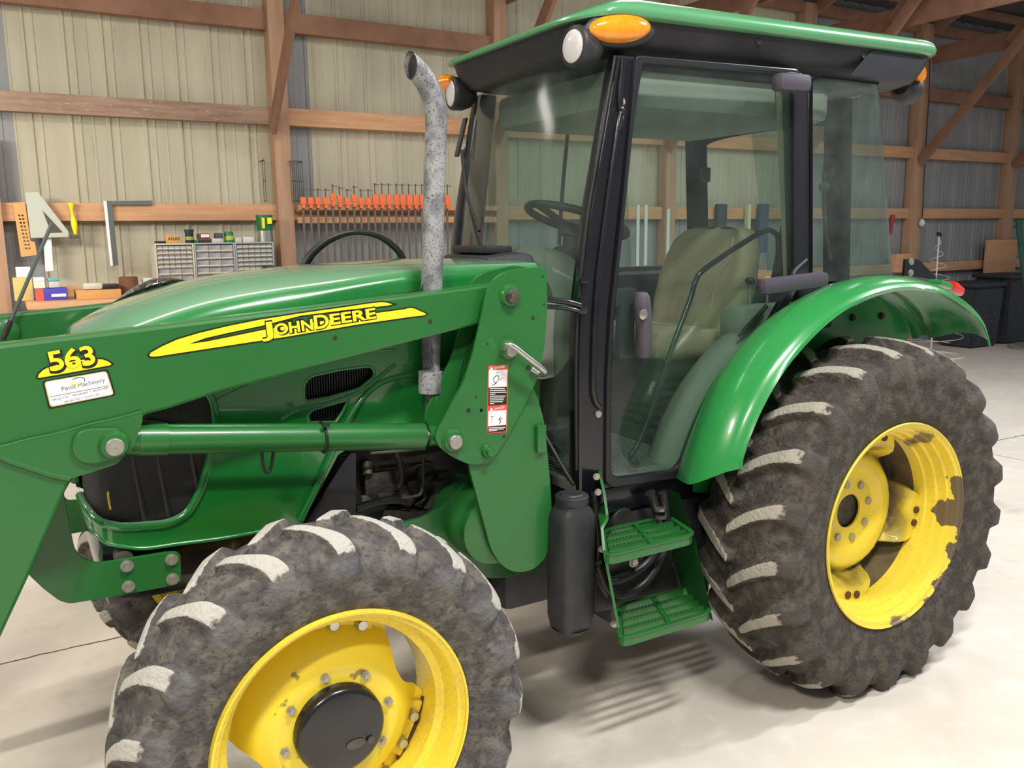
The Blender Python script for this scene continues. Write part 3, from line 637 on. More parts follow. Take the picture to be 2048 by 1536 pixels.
def make_tire(name, cx, cy, cz, prof, N, lugh, skew, lw, m, parent, R0, half, phase=0, nth=26):
    """prof: (w, r) from the outer bead round to the inner bead; lugs raised on the crown and shoulders"""
    P = [V((a, b)) for a, b in prof]; path = []
    for a, b in zip(P, P[1:]):
        n = max(1, int((b-a).length/.011))
        for k in range(n): path.append(a.lerp(b, k/n))
    path.append(P[-1])
    # light smoothing of the profile
    for _ in range(6): path = [path[0]]+[(path[i-1]+path[i]*2+path[i+1])/4 for i in range(1, len(path)-1)]+[path[-1]]
    NT_ = N*nth; bm = bmesh.new(); lay = bm.verts.layers.float.new('worn'); lay2 = bm.verts.layers.float.new('flank'); rows = []
    sp = 2*PI/N
    nrm = []
    for i, p in enumerate(path):
        t = path[min(i+1, len(path)-1)]-path[max(i-1, 0)]; t.normalize(); nrm.append(V((-t.y, t.x)) if True else t)
    for j in range(NT_):
        th0 = 2*PI*j/NT_; row = []
        for i, p in enumerate(path):
            wv, r = p.x, p.y; th = th0 - skew*min(abs(wv), half)*(1-.25*min(abs(wv), half)/half); side = -1 if wv < 0 else 1
            u = abs(wv)/half
            # along-lug coordinate: crown from centre to shoulder, then down the sidewall
            down = max(0, R0-.03-r)
            best = 0
            for sd in (-1, 1):
                if sd*wv < -.022: continue
                uu = max(0, sd*wv)
                thc = phase + (0 if sd < 0 else sp/2) - skew*min(uu, half)*(1-.25*min(uu, half)/half)
                d = (th-thc+sp/2) % sp-sp/2; d *= R0
                w_top = lw*(.62+.30*min(uu/half, 1)) + down*.30
                flank = .014+.012*min(u, 1)+down*.30
                v = (w_top/2+flank-abs(d-down*.35))/flank
                v = max(0, min(1, v)); v = v*v*(3-2*v)
                if sd*wv < 0: v *= max(0, 1+sd*wv/.022)
                fade = max(0, 1-down/(R0*.15)); fade = fade**.6
                v *= fade; best = max(best, v)
            h = best*lugh
            nn = nrm[i]; q = V((wv+nn.x*h, r+nn.y*h))
            z = cz+q.y*math.sin(th); xx = cx+q.y*math.cos(th); yy = cy+q.x
            if z < .002: 
                yy += (1 if wv > 0 else -1)*(.002-z)*.4*min(1, abs(wv)/half); z = .002+rnd.random()*.0004
            vt = bm.verts.new((xx, yy, z)); vt[lay] = max(0, min(1, (best-.80)*5))*(1 if down < .03 else 0)
            vt[lay2] = max(0, min(1, (best-.25)*3))*max(0, min(1, (down-.004)*60))
            row.append(vt)
        rows.append(row)
    for j in range(NT_):
        a, b = rows[j], rows[(j+1) % NT_]
        for i in range(len(path)-1): bm.faces.new((a[i], a[i+1], b[i+1], b[i]))
    bmesh.ops.recalc_face_normals(bm, faces=bm.faces)
    return bm_obj(name, bm, m, parent, 55)
def rim_lathe(prof, cx, cy, cz, m, parent, n=120, name='wheel_rim'):
    bm = bmesh.new(); rings = []
    for (y, r) in prof: rings.append([bm.verts.new((cx+r*math.cos(2*PI*i/n), cy+y, cz+r*math.sin(2*PI*i/n))) for i in range(n)])
    for a, b in zip(rings, rings[1:]):
        for i in range(n): bm.faces.new((a[i], a[(i+1) % n], b[(i+1) % n], b[i]))
    bmesh.ops.recalc_face_normals(bm, faces=bm.faces)
    bmesh.ops.solidify(bm, geom=list(bm.faces), thickness=.006)
    return bm_obj(name, bm, m, parent, 35)
def dished_disc(cx, cy, cz, rho, depth, lobes, m, parent, rin, pw=2.2, name='wheel_disc', thick=.012):
    """rho(theta) outer edge; depth(r, u) distance behind cy; lobed pressed disc"""
    bm = bmesh.new(); NR, NA = 22, 144; rows = []
    for a in range(NA):
        th = 2*PI*a/NA; R = rho(th); row = []
        for k in range(NR+1):
            r = rin+(R-rin)*k/NR; row.append(bm.verts.new((cx+r*math.cos(th), cy+depth(r, th), cz+r*math.sin(th))))
        rows.append(row)
    for a in range(NA):
        A, B = rows[a], rows[(a+1) % NA]
        for k in range(NR): bm.faces.new((A[k], A[k+1], B[k+1], B[k]))
    bmesh.ops.recalc_face_normals(bm, faces=bm.faces); bmesh.ops.solidify(bm, geom=list(bm.faces), thickness=thick)
    return bm_obj(name, bm, m, parent, 45)
def lobe(th, centers, wid):
    return max(0, max(math.cos(min(PI/2, abs((th-c+PI) % (2*PI)-PI)*wid)) for c in centers))
rad = math.radians
def front_wheel(cy, s, label, FAX=FAX):
    """s = +1 when the outer face looks to -y"""
    prof = [(-.012, .338), (0, .340), (.006, .335), (.008, .322), (.03, .312), (.06, .305), (.075, .286), (.20, .284), (.215, .305), (.25, .318), (.272, .326), (.278, .338), (.268, .338)]
    Y0 = cy-s*.133
    rim = rim_lathe([(s*a, b) for a, b in prof], FAX, Y0, FAZ, 'frontrim', T); rim['label'] = label
    tp = [(-.125, .335), (-.145, .37), (-.152, .42), (-.148, .465), (-.136, .492), (-.120, .510), (-.06, .524), (0, .528), (.06, .524), (.120, .510), (.136, .492), (.148, .465), (.152, .42), (.145, .37), (.125, .335)]
    make_tire('tire', FAX, cy, FAZ, tp, 19, .026, 1.9, .050, 'ftire', rim, .528, .125, phase=rad(4))
    C = [rad(a) for a in (-27, 76, 243)]
    def rho(th):
        g = 0
        for cc in (24, 204):
            dd = abs((th-rad(cc)+PI) % (2*PI)-PI)/rad(29)
            if dd < 1: g = max(g, (1-dd**2.5)**1.3)
        return .283-.085*g
    def dep(r, th):
        if r < .165: d = 0
        elif r < .20: d = .022*(r-.165)/.035
        else: d = .022+.06*min(1, (r-.20)/.05)**1.2
        return s*(.088+d*1.0)
    dished_disc(FAX, Y0, FAZ, rho, dep, C, 'yellow', rim, .10)
    for c in C:
        for dd in (-.16, .16):
            th = c+dd; p = V((FAX+.255*math.cos(th), Y0+s*(.142), FAZ+.255*math.sin(th)))
            bm = bmesh.new(); add_cyl(bm, p, p-V((0, s*.016, 0)), .017, .013, 16); bm_obj('clamp_bolt', bm, 'steel', rim)
    # bolt pads welded to the rim with rust along the weld
    for c in C:
        pts = [(FAX+r*math.cos(c+a), FAZ+r*math.sin(c+a)) for r, a in ((.218, -.32), (.284, -.30), (.284, .30), (.218, .32))]
        plate('rim_lug', pts, Y0+s*.146 if s > 0 else Y0+s*.146-.018, .018, 'frontrim', rim, r=.008)
        arc = [V((FAX+.281*math.cos(c+a), Y0+s*.150, FAZ+.282*math.sin(c+a))) for a in [(-.34+.068*k) for k in range(11)]]
        tube('rust_seam', arc, .005, 'rust', rim, n=6, smooth_path=False)
    lathe('hub', [(0, .12), (.03, .121), (.085, .118), (.092, .112), (.095, .105), (.0955, .0)], (FAX, Y0+s*.13, FAZ), (0, -s, 0), 'black', rim, 64)
    for k in range(8):
        th = rad(11+45*k); bolt((FAX+.146*math.cos(th), Y0+s*.087, FAZ+.146*math.sin(th)), (0, -s, 0), .013, 'bolt', rim, .014, 'wheel_nut', True, .008)
    if s > 0:
        p = at(712, 1488, y=Y0+.033); p.y = Y0+.0335; bm = bmesh.new()
        bmesh.ops.scale(bm, vec=(1, 1, 1), verts=[]); add_cyl(bm, p+V((0, .0005, 0)), p-V((0, .0018, 0)), .026, n=28)
        for v in bm.verts: v.co.z = p.z+(v.co.z-p.z)*.52
        q = at(742, 1480, y=Y0+.033); add_cyl(bm, (q.x, Y0+.034, q.z), (q.x, Y0+.029, q.z), .011, n=6)
        bm_obj('maker_tag', bm, 'iron', rim)
    return rim
front_wheel(2.115, 1, 'near front wheel with yellow rim')
front_wheel(3.745, -1, 'far front wheel', FAX+.07)
def bias_rust():
    m = M['yellowrim']; nt = m.node_tree; b = nt.nodes['Principled BSDF']
    # a second, large patch of bared metal on one side of the rim
    prev = b.inputs['Base Color'].links[0].from_socket
    tc = nt.nodes.new('ShaderNodeTexCoord'); sx = nt.nodes.new('ShaderNodeSeparateXYZ'); nt.links.new(tc.outputs['Object'], sx.inputs[0])
    n = nt.nodes.new('ShaderNodeTexNoise'); n.inputs['Scale'].default_value = 7; n.inputs['Detail'].default_value = 8; nt.links.new(tc.outputs['Object'], n.inputs['Vector'])
    mr = nt.nodes.new('ShaderNodeMapRange'); mr.inputs[1].default_value = .16; mr.inputs[2].default_value = .40; nt.links.new(sx.outputs[0], mr.inputs[0])
    my = nt.nodes.new('ShaderNodeMapRange'); my.inputs[1].default_value = .06; my.inputs[2].default_value = -.14; nt.links.new(sx.outputs[1], my.inputs[0])
    mz = nt.nodes.new('ShaderNodeMapRange'); mz.inputs[1].default_value = .62; mz.inputs[2].default_value = .50; nt.links.new(sx.outputs[2], mz.inputs[0])
    p1 = nt.nodes.new('ShaderNodeMath'); p1.operation = 'MULTIPLY'; nt.links.new(mr.outputs[0], p1.inputs[0]); nt.links.new(my.outputs[0], p1.inputs[1])
    p2 = nt.nodes.new('ShaderNodeMath'); p2.operation = 'MULTIPLY'; nt.links.new(p1.outputs[0], p2.inputs[0]); nt.links.new(mz.outputs[0], p2.inputs[1])
    p3 = nt.nodes.new('ShaderNodeMath'); p3.operation = 'ADD'; mm = nt.nodes.new('ShaderNodeMath'); mm.operation = 'MULTIPLY'; mm.inputs[1].default_value = 2.0; nt.links.new(n.outputs[0], mm.inputs[0]); nt.links.new(p2.outputs[0], p3.inputs[0]); nt.links.new(mm.outputs[0], p3.inputs[1])
    r = nt.nodes.new('ShaderNodeMapRange'); r.inputs[1].default_value = 1.42; r.inputs[2].default_value = 1.44; nt.links.new(p3.outputs[0], r.inputs[0])
    x = nt.nodes.new('ShaderNodeMix'); x.data_type = 'RGBA'; nt.links.new(r.outputs[0], x.inputs[0]); nt.links.new(prev, x.inputs[6]); x.inputs[7].default_value = (*s2l(104, 88, 66), 1)
    nt.links.new(x.outputs[2], b.inputs['Base Color'])
bias_rust()
M['grimyrim'] = mat('dirt_caked_rim', s2l(112, 96, 60), .8, nscale=14, namt=.8, ncol=s2l(70, 58, 42), bump=.2)
M['discyellow'] = mat('yellow_disc_with_dirt_ring', s2l(236, 210, 56), .4, coat=.2, nscale=6, namt=.3, ncol=s2l(220, 192, 80))
def dirt_ring():
    nt = M['discyellow'].node_tree; b = nt.nodes['Principled BSDF']; prev = b.inputs['Base Color'].links[0].from_socket
    g = nt.nodes.new('ShaderNodeNewGeometry'); v = nt.nodes.new('ShaderNodeVectorMath'); v.operation = 'SUBTRACT'; v.inputs[1].default_value = (RAX, 0, RAZ); nt.links.new(g.outputs['Position'], v.inputs[0])
    v2 = nt.nodes.new('ShaderNodeVectorMath'); v2.operation = 'MULTIPLY'; v2.inputs[1].default_value = (1, 0, 1); nt.links.new(v.outputs[0], v2.inputs[0])
    ln = nt.nodes.new('ShaderNodeVectorMath'); ln.operation = 'LENGTH'; nt.links.new(v2.outputs[0], ln.inputs[0])
    up = nt.nodes.new('ShaderNodeMapRange'); up.inputs[1].default_value = .225; up.inputs[2].default_value = .25; nt.links.new(ln.outputs['Value'], up.inputs[0])
    dn = nt.nodes.new('ShaderNodeMapRange'); dn.inputs[1].default_value = .315; dn.inputs[2].default_value = .265; nt.links.new(ln.outputs['Value'], dn.inputs[0])
    m1 = nt.nodes.new('ShaderNodeMath'); m1.operation = 'MULTIPLY'; nt.links.new(up.outputs[0], m1.inputs[0]); nt.links.new(dn.outputs[0], m1.inputs[1])
    n = nt.nodes.new('ShaderNodeTexNoise'); n.inputs['Scale'].default_value = 9; n.inputs['Detail'].default_value = 7; nt.links.new(g.outputs['Position'], n.inputs['Vector'])
    nr = nt.nodes.new('ShaderNodeMapRange'); nr.inputs[1].default_value = .3; nr.inputs[2].default_value = .6; nt.links.new(n.outputs[0], nr.inputs[0])
    m2 = nt.nodes.new('ShaderNodeMath'); m2.operation = 'MULTIPLY'; nt.links.new(m1.outputs[0], m2.inputs[0]); nt.links.new(nr.outputs[0], m2.inputs[1])
    x = nt.nodes.new('ShaderNodeMix'); x.data_type = 'RGBA'; nt.links.new(m2.outputs[0], x.inputs[0]); nt.links.new(prev, x.inputs[6]); x.inputs[7].default_value = (*s2l(84, 70, 46), 1)
    nt.links.new(x.outputs[2], b.inputs['Base Color'])
dirt_ring()
def rear_wheel(cy, s, label):
    Y0 = cy-s*.195
    prof = [(-.006, .408), (0, .411), (.008, .406), (.012, .392), (.045, .384), (.05, .376), (.085, .372), (.09, .362), (.125, .358), (.13, .350), (.175, .349)]
    rim = rim_lathe([(s*a, b) for a, b in prof], RAX, Y0, RAZ, 'yellowrim', T); rim['label'] = label
    rim_lathe([(s*a, b) for a, b in [(.175, .349), (.28, .346), (.30, .36), (.33, .38), (.37, .392), (.383, .408), (.39, .41)]], RAX, Y0, RAZ, 'grimyrim', rim, name='inner_barrel')
    tp = [(-.188, .405), (-.208, .45), (-.218, .52), (-.214, .585), (-.200, .63), (-.178, .655), (-.09, .682), (0, .688), (.09, .682), (.178, .655), (.200, .63), (.214, .585), (.218, .52), (.208, .45), (.188, .405)]
    make_tire('tire', RAX, cy, RAZ, tp, 21, .036, 1.25, .054, 'rtire', rim, .688, .185, phase=rad(3))
    C = [rad(a) for a in (-10, 80, 170, 260)]
    def rho(th):
        g = 0
        for cc in (35, 125, 215, 305):
            dd_ = abs((th-rad(cc)+PI) % (2*PI)-PI)/rad(31)
            if dd_ < 1: g = max(g, (1-dd_**2.2)**1.2)
        return .347-.100*g
    def dep(r, th):
        if r < .15: d = .0
        elif r < .185: d = -.022*((r-.15)/.035)
        elif r < .225: d = -.022
        elif r < .262: t = (r-.225)/.037; d = -.022+.030*math.sin(t*PI/2)
        else: t = min(1, (r-.262)/.04); d = .008-.088*t*t*(3-2*t)
        return s*(.245+d)
    dd = dished_disc(RAX, Y0, RAZ, rho, dep, C, 'discyellow', rim, .07, thick=.014)
    for c in C:
        pts = [(RAX+r*math.cos(c+a), RAZ+r*math.sin(c+a)) for r, a in ((.285, -.22), (.348, -.2), (.348, .2), (.285, .22))]
        plate('rim_lug', pts, Y0+s*.178, .010, 'yellowrim', rim, r=.006)
        for dd in (-.085, .085):
            th = c+dd; bolt((RAX+.325*math.cos(th), Y0+s*.160, RAZ+.325*math.sin(th)), (0, -s, 0), .015, 'rust', rim, .014, 'clamp_bolt')
    lathe('hub', [(-.08, .12), (0, .12), (.004, .075), (.002, .07), (-.02, .066), (-.021, 0)], (RAX, Y0+s*.242, RAZ), (0, -s, 0), 'black', rim, 40)
    for k in range(8):
        th = rad(22.5+45*k-10); bolt((RAX+.118*math.cos(th), Y0+s*.245, RAZ+.118*math.sin(th)), (0, -s, 0), .0165, 'bolt', rim, .018, 'wheel_nut', True, .0)
    for k in range(8):
        th = rad(-10+45*k+14*(k % 2)); p = V((RAX+.205*math.cos(th), Y0+s*.222, RAZ+.205*math.sin(th)))
        bm = bmesh.new(); (add_box(bm, p, (.016, .006, .016)) if k % 2 else add_cyl(bm, p, p-V((0, s*.003, 0)), .009, n=12)); bm_obj('disc_hole', bm, 'dark', rim)
    return rim
rear_wheel(2.215, 1, 'near rear wheel with rusty yellow rim')
rear_wheel(3.645, -1, 'far rear wheel')
# axles and chassis
bm = bmesh.new(); add_cyl(bm, (FAX, 2.24, FAZ), (FAX, 3.62, FAZ), .075, n=20); add_box(bm, (FAX, YCN, FAZ+.05), (.22, .5, .24), None, .03); bm_obj('front_axle', bm, 'green', T)
bm = bmesh.new(); add_cyl(bm, (RAX, 2.27, RAZ), (RAX, 3.59, RAZ), .11, n=24); add_box(bm, (RAX-.1, YCN, RAZ+.05), (.7, .42, .5), None, .05); bm_obj('rear_axle', bm, 'grime', T)
box2('front_frame', (.20, 2.68, .745), (1.1, 3.18, .905), 'black', T, .02)
box2('nose_bumper', (.19, 2.665, .79), (.60, 3.195, .935), 'black', T, .04)
box2('transmission', (1.1, 2.72, .45), (2.7, 3.14, .84), 'grime', T, .05)

# ---- hood
ZT_ = [(.17, 1.50), (.18, 1.525), (.20, 1.548), (.35, 1.618), (.576, 1.678), (.836, 1.706), (1.1, 1.718), (1.36, 1.723), (1.66, 1.716)]
ZC_ = [(.17, 1.46), (.20, 1.50), (.25, 1.53), (.397, 1.580), (.545, 1.617), (.811, 1.652), (1.22, 1.698), (1.66, 1.705)]
ZB_ = [(.17, 1.0), (.18, .985), (.20, .965), (.225, .95), (.30, .925), (.529, .912), (.775, .912), (.80, .96), (.90, 1.12), (.98, 1.155), (1.66, 1.165)]
WD_ = [(.170, .02), (.172, .16), (.177, .24), (.185, .275), (.20, .30), (.22, .312), (.30, .315), (1.66, .315)]
YHS = YCN-.315
def hood_pt(x, u, side):
    """u 0..1 side wall, 1..2 crown"""
    w = lerp(WD_, x); zb = lerp(ZB_, x); zc = slerp(ZC_, x); zt = max(slerp(ZT_, x), zc+.01)
    if u <= 1:
        z = zb+(zc-zb)*u; bulge = .014*math.sin(u*PI*.9)
        if u > .93: t = (u-.93)/.07; yy = w+bulge*(1)-.022*t*t
        else: yy = w+bulge
    else:
        t = u-1; yy = (w-.02)*(1-t); z = zc+(zt-zc)*(1-(1-t)**2.6)
    return V((x, YCN+side*-yy if side > 0 else YCN+yy, z))
grille_poly = xz([(148, 930), (163, 860), (190, 790), (300, 740), (385, 757), (425, 795), (432, 850), (417, 920), (398, 985), (372, 1028), (335, 1046), (262, 1052), (190, 1052), (172, 1010)], YHS)
lou1 = xz([(605, 767), (618.6, 751), (677, 738), (735, 731), (746, 737), (746, 753), (716, 777), (657.6, 794), (612, 802), (605, 795)], YHS)
lou2 = xz([(613, 828), (622, 818), (694.8, 797), (684, 822), (669, 844), (617, 845)], YHS)
grille_poly = fillet(grille_poly, .03, 4); lou1 = fillet(lou1, .012, 3); lou2 = fillet(lou2, .006, 3)
def keep(c):
    if c.x < .225 and 1.022 < c.z < 1.40: return False
    for P in (grille_poly, lou1, lou2):
        if inpoly(c.x, c.z, P) and abs(c.y-YCN) > .2: return False
    return True
xs = [.171, .1725, .175, .177, .180, .183, .187, .192, .198, .205, .212, .22]; 
while xs[-1] < 1.655: xs.append(xs[-1]+(.006 if xs[-1] < 1.06 else .02))
us = [i/110 for i in range(103)]+[.93+.07*i/8 for i in range(1, 9)]+[1+i/14 for i in range(1, 15)]
rows = []
for x in xs:
    rows.append([hood_pt(x, u, 1) for u in us]+[hood_pt(x, u, -1) for u in us[::-1][1:]])
def top_glare(m, c2, amt, lo=.55, hi=.95):  # paints ceiling-light glare into the colour: paler where the surface faces up
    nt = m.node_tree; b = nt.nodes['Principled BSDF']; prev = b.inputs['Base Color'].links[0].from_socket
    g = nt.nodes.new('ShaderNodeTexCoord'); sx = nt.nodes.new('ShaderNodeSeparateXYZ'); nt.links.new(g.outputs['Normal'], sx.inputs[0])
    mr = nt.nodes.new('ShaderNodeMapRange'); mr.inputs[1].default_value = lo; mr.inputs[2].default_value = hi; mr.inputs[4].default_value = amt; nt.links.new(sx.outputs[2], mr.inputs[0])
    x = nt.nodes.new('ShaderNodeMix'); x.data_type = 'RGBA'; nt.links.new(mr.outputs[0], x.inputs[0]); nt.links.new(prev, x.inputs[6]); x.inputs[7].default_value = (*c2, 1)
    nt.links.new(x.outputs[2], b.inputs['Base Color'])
top_glare(M['hoodgreen'], s2l(150, 184, 160), .5)
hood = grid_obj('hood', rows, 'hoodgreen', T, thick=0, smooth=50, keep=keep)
# dark liner inside the hood openings
def inset_panel(name, poly, d, m, slats=0, dx=0, grow=1.06):
    cx = sum(p[0] for p in poly)/len(poly); cz = sum(p[1] for p in poly)/len(poly)
    P = [(cx+(a-cx)*grow, cz+(b-cz)*grow) for a, b in poly]
    o = plate(name, P, YHS+d, .004, m, hood, r=0)
    if slats:
        bm = bmesh.new(); x0 = min(p[0] for p in poly); x1 = max(p[0] for p in poly); x = x0
        while x < x1:
            zz = [z/400 for z in range(300, 720)]; ins = [z for z in zz if inpoly(x, z, P)]
            if len(ins) > 2: add_box(bm, (x, YHS+d-.009, (ins[0]+ins[-1])/2), (.0032, .014, ins[-1]-ins[0]))
            x += slats
        bm_obj('louver_fins', bm, 'plastic', hood, 0)
    return o
rows = []
for x in [.171, .1725, .175, .177, .180, .184, .19, .198, .206, .215, .225, .24, .28, .32, .36, .40, .45, .50, .55]:
    r_ = []
    for sd in (1, -1):
        q = [hood_pt(x, .04+.91*i/24, sd) for i in range(25)]
        q = [V((p.x+.006, YCN+(p.y-YCN)*.955, p.z)) for p in q]; r_ += q if sd > 0 else q[::-1]
    rows.append(r_)
M['screen'] = mat('black_mesh_screen', (.018, .018, .018), .6, nscale=400, namt=.6, ncol=(.04, .04, .04))
grid_obj('grille_screen', rows, 'screen', hood, smooth=50)
bm = bmesh.new()
for px in (262, 312, 380):
    A = at(px-14, 820, y=YHS+.01); B = at(px+28, 1046, y=YHS+.01); add_tube(bm, [A, B], .010, 8)
bm_obj('grille_rib', bm, 'plastic', hood)
inset_panel('louver_backing', lou1, .03, 'dark', .0085); inset_panel('louver_backing', lou2, .03, 'dark', .0085)
def frame_tube(name, poly, r, dy, m='hoodgreen', closed=True):
    return tube(name, [V((a, YHS+dy, b)) for a, b in poly], r, m, hood, n=10, smooth_path=False, cyclic=closed)
fr = [(p[0], p[1]) for p in grille_poly if p[0] > .16]
lowrim = [hood_pt(x, (lerp([(.171, 1.05), (.18, 1.045), (.19, 1.032), (.205, 1.020), (.222, 1.014)], x)-lerp(ZB_, x))/(slerp(ZC_, x)-lerp(ZB_, x)), 1)+V((-.004, -.004, 0)) for x in (.171, .174, .18, .19, .205, .222)]
lo_ = [V((a, YHS-.008, b)) for a, b in grille_poly if b < 1.10 and a > .20 or a > .45 and b < 1.33]
lo_.sort(key=lambda p: p.x-(p.z-1.0)*(-1 if p.x > .4 else 0))
gp = [p for p in grille_poly]; k0 = min(range(len(gp)), key=lambda k: (gp[k][0]-.50)**2+(gp[k][1]-1.36)**2)
seq = []; n_ = len(gp)
stp_ = 1
for k in range(n_):
    q = gp[(k0+k) % n_]
    if q[0] < .235: break
    seq.append(V((q[0], YHS-.008, q[1])))
tube('grille_surround', seq+[p for p in lowrim[::-1]], .013, 'hoodgreen', hood, n=10, smooth_path=False)
tube('grille_surround', [V((p.x, 2*YCN-p.y, p.z)) for p in lowrim], .013, 'hoodgreen', hood, n=10, smooth_path=False)
frame_tube('louver_surround', lou1, .006, -.010); frame_tube('louver_surround', lou2, .006, -.010)
ptube('hood_ridge', [(600, 1040), (628, 985), (652, 930), (676, 880), (697, 840), (722, 800), (752, 771), (790, 755), (840, 747), (900, 740), (935, 737)], YHS-.010, .0105, 'hoodgreen', hood)
ptube('hood_ridge', [(560, 838), (600, 815), (660, 805), (720, 782), (772, 742), (790, 728)], YHS-.010, .008, 'hoodgreen', hood)
ptube('hood_ridge', [(430, 800), (520, 760), (610, 722), (700, 703), (792, 700)], YHS-.010, .007, 'hoodgreen', hood)
# lower lip along the hood
tube('hood_lower_rail', [hood_pt(x, 0, 1)+V((0, .002, 0)) for x in (.171, .174, .18, .19, .205, .225, .3, .4, .53, .65, .775)], .006, 'hoodgreen', hood, n=10)
tube('hood_seam', [hood_pt(x, .875, 1)+V((0, -.001, 0)) for x in [.4+.05*k for k in range(25)]], .0022, 'dark', hood, n=6)
p = at(218, 998, y=YHS+.0); tube('latch_loop', [p+V((0, 0, .02)), p+V((-.002, -.012, .01)), p+V((0, -.012, -.02)), p+V((.002, 0, -.03))], .003, 'yellow', hood, n=6)
# headlights on the shoulders of the nose
rows = []
for k in range(13):
    t = k/12; x = .33+.26*t
    rows.append([hood_pt(x, 1.0+.55*(i/8)*math.sin(PI*min(max(t, .05), .95))**.5, -1)+V((0, 0, .012+.030*math.sin(PI*i/8)*math.sin(PI*t))) for i in range(9)])
grid_obj('headlight', rows, 'chrome', hood, smooth=60)
p = at(5, 660, y=3.35)
# cowl in front of the windshield
rows = []
for x, zt, w_ in ((1.52, 1.70, .20), (1.53, 1.728, .205), (1.60, 1.738, .21), (1.66, 1.742, .22), (1.70, 1.735, .23), (1.715, 1.68, .24), (1.72, 1.60, .24)):
    rows.append([V((x, YCN-w_, 1.60)), V((x, YCN-w_, zt-.03)), V((x, YCN-w_+.02, zt-.006)), V((x, YCN-w_+.05, zt)), V((x, YCN+w_-.05, zt)), V((x, YCN+w_, zt-.03)), V((x, YCN+w_, 1.60))])
cowl = grid_obj('cowl', rows, 'plastic', T, smooth=35)
box2('cowl_vent', (1.55, YCN-.14, 1.738), (1.66, YCN+.14, 1.765), 'plastic', cowl, .008)
# exhaust
EP = [(858, 832), (860, 700), (864, 560), (868, 400), (872, 270), (871, 222), (861, 183), (846, 156), (826, 134), (800, 114), (780, 100)]
YE = 2.535
ex_pts = crom([at(a, b, y=YE+(.0 if i < 5 else -.006*(i-4))) for i, (a, b) in enumerate(EP)], 10)
bm = bmesh.new(); add_tube(bm, ex_pts, .034, 32, caps=False); bmesh.ops.recalc_face_normals(bm, faces=bm.faces); bmesh.ops.solidify(bm, geom=list(bm.faces), thickness=.003)
cut = at(819, 126, y=YE-.02); bmesh.ops.bisect_plane(bm, geom=list(bm.verts)+list(bm.edges)+list(bm.faces), plane_co=cut, plane_no=V((-1, -.18, -.05)), clear_outer=True)
exh = bm_obj('exhaust_pipe', bm, 'exhaust', T, 60)
a = cut+V((.012, .02, 0)); bm = bmesh.new(); add_tube(bm, [p for p in ex_pts if p.z > cut.z-.15], .0305, 24); bmesh.ops.bisect_plane(bm, geom=list(bm.verts)+list(bm.edges)+list(bm.faces), plane_co=cut+V((.012, 0, 0)), plane_no=V((-1, -.18, -.05)), clear_outer=True)
es = [e for e in bm.edges if e.is_boundary]; bmesh.ops.holes_fill(bm, edges=es); bm_obj('pipe_bore', bm, 'dark', exh)
A = at(861, 785, y=YE); B = at(861, 742, y=YE); cyl('exhaust_sleeve', A, B, .039, 'exhaust', exh)
# engine bay behind the front wheel
eng = box2('engine_block', (.86, 2.735, .70), (1.62, 3.13, 1.25), 'dark', T, .02)
for (p0, p1, r, m_) in (((735, 950), (735, 925), .018, 'iron'), ((720, 998), (745, 995), .012, 'steel'), ((860, 990), (900, 1010), .05, 'grime'), ((880, 950), (885, 1010), .045, 'grime'), ((800, 985), (815, 1000), .03, 'iron'), ((760, 1030), (850, 1035), .03, 'grime')):
    cyl('engine_fitting', at(*p0, y=2.70), at(*p1, y=2.72), r, m_, eng)
for (a, b, c, d, dd, m_) in ((725, 945, 800, 985, .02, 'grime'), (830, 930, 862, 975, .03, 'iron'), (865, 940, 900, 1005, .05, 'grime'), (750, 985, 800, 1000, .03, 'grime'), (812, 962, 850, 990, .01, 'iron')):
    A = at(a, b, y=2.72); B = at(c, d, y=2.72); box2('engine_casting', (A.x, 2.72-dd, B.z), (B.x, 2.74, A.z), m_, eng, .01)
ptube('fuel_line', [(846, 915), (846, 960), (842, 985), (832, 992), (800, 998)], 2.655, .006, 'iron', eng, n=8)
ptube('hose', [(712, 1018), (740, 1008), (780, 1000), (812, 1002)], 2.66, .014, 'rubberhose', eng)
ptube('hose', [(790, 900), (800, 930), (802, 960), (795, 975)], 2.66, .010, 'rubberhose', eng)
ptube('hose', [(830, 1010), (850, 995), (845, 960), (870, 945)], 2.68, .007, 'rubberhose', eng)
ptube('hose', [(740, 906), (800, 902), (850, 897)], 2.655, .006, 'iron', eng)
A = at(681, 905, y=2.655); B = at(708, 1036, y=2.655)
rd = box2('radiator', (A.x, 2.66, B.z), (B.x, 3.2, A.z), 'dark', T, .004)
bm = bmesh.new(); z = B.z+.01
while z < A.z-.005: add_box(bm, ((A.x+B.x)/2+.005, 2.655, z), (.03, .008, .004)); z += .0105
bm_obj('radiator_fins', bm, 'plastic', rd, 0)
pplate('shroud_panel', [(612, 1046), (650, 985), (700, 905), (712, 905), (712, 1062), (700, 1110), (610, 1100)], 2.645, .01, 'plastic', T)
# hoses arching over the hood
for dy, dz, sx in ((0, 0, 0), (.05, .012, .02)):
    tube('hydraulic_hose', [at(a+sx*200*(1 if a < 700 else -1)*0+dy*120*(1 if a < 710 else -.3), b, y=3.28+dy) for a, b in ((600, 560), (612, 520), (640, 490), (672, 472), (712, 464), (752, 470), (785, 490), (806, 516), (818, 560))], .012, 'rubberhose', T, n=10)

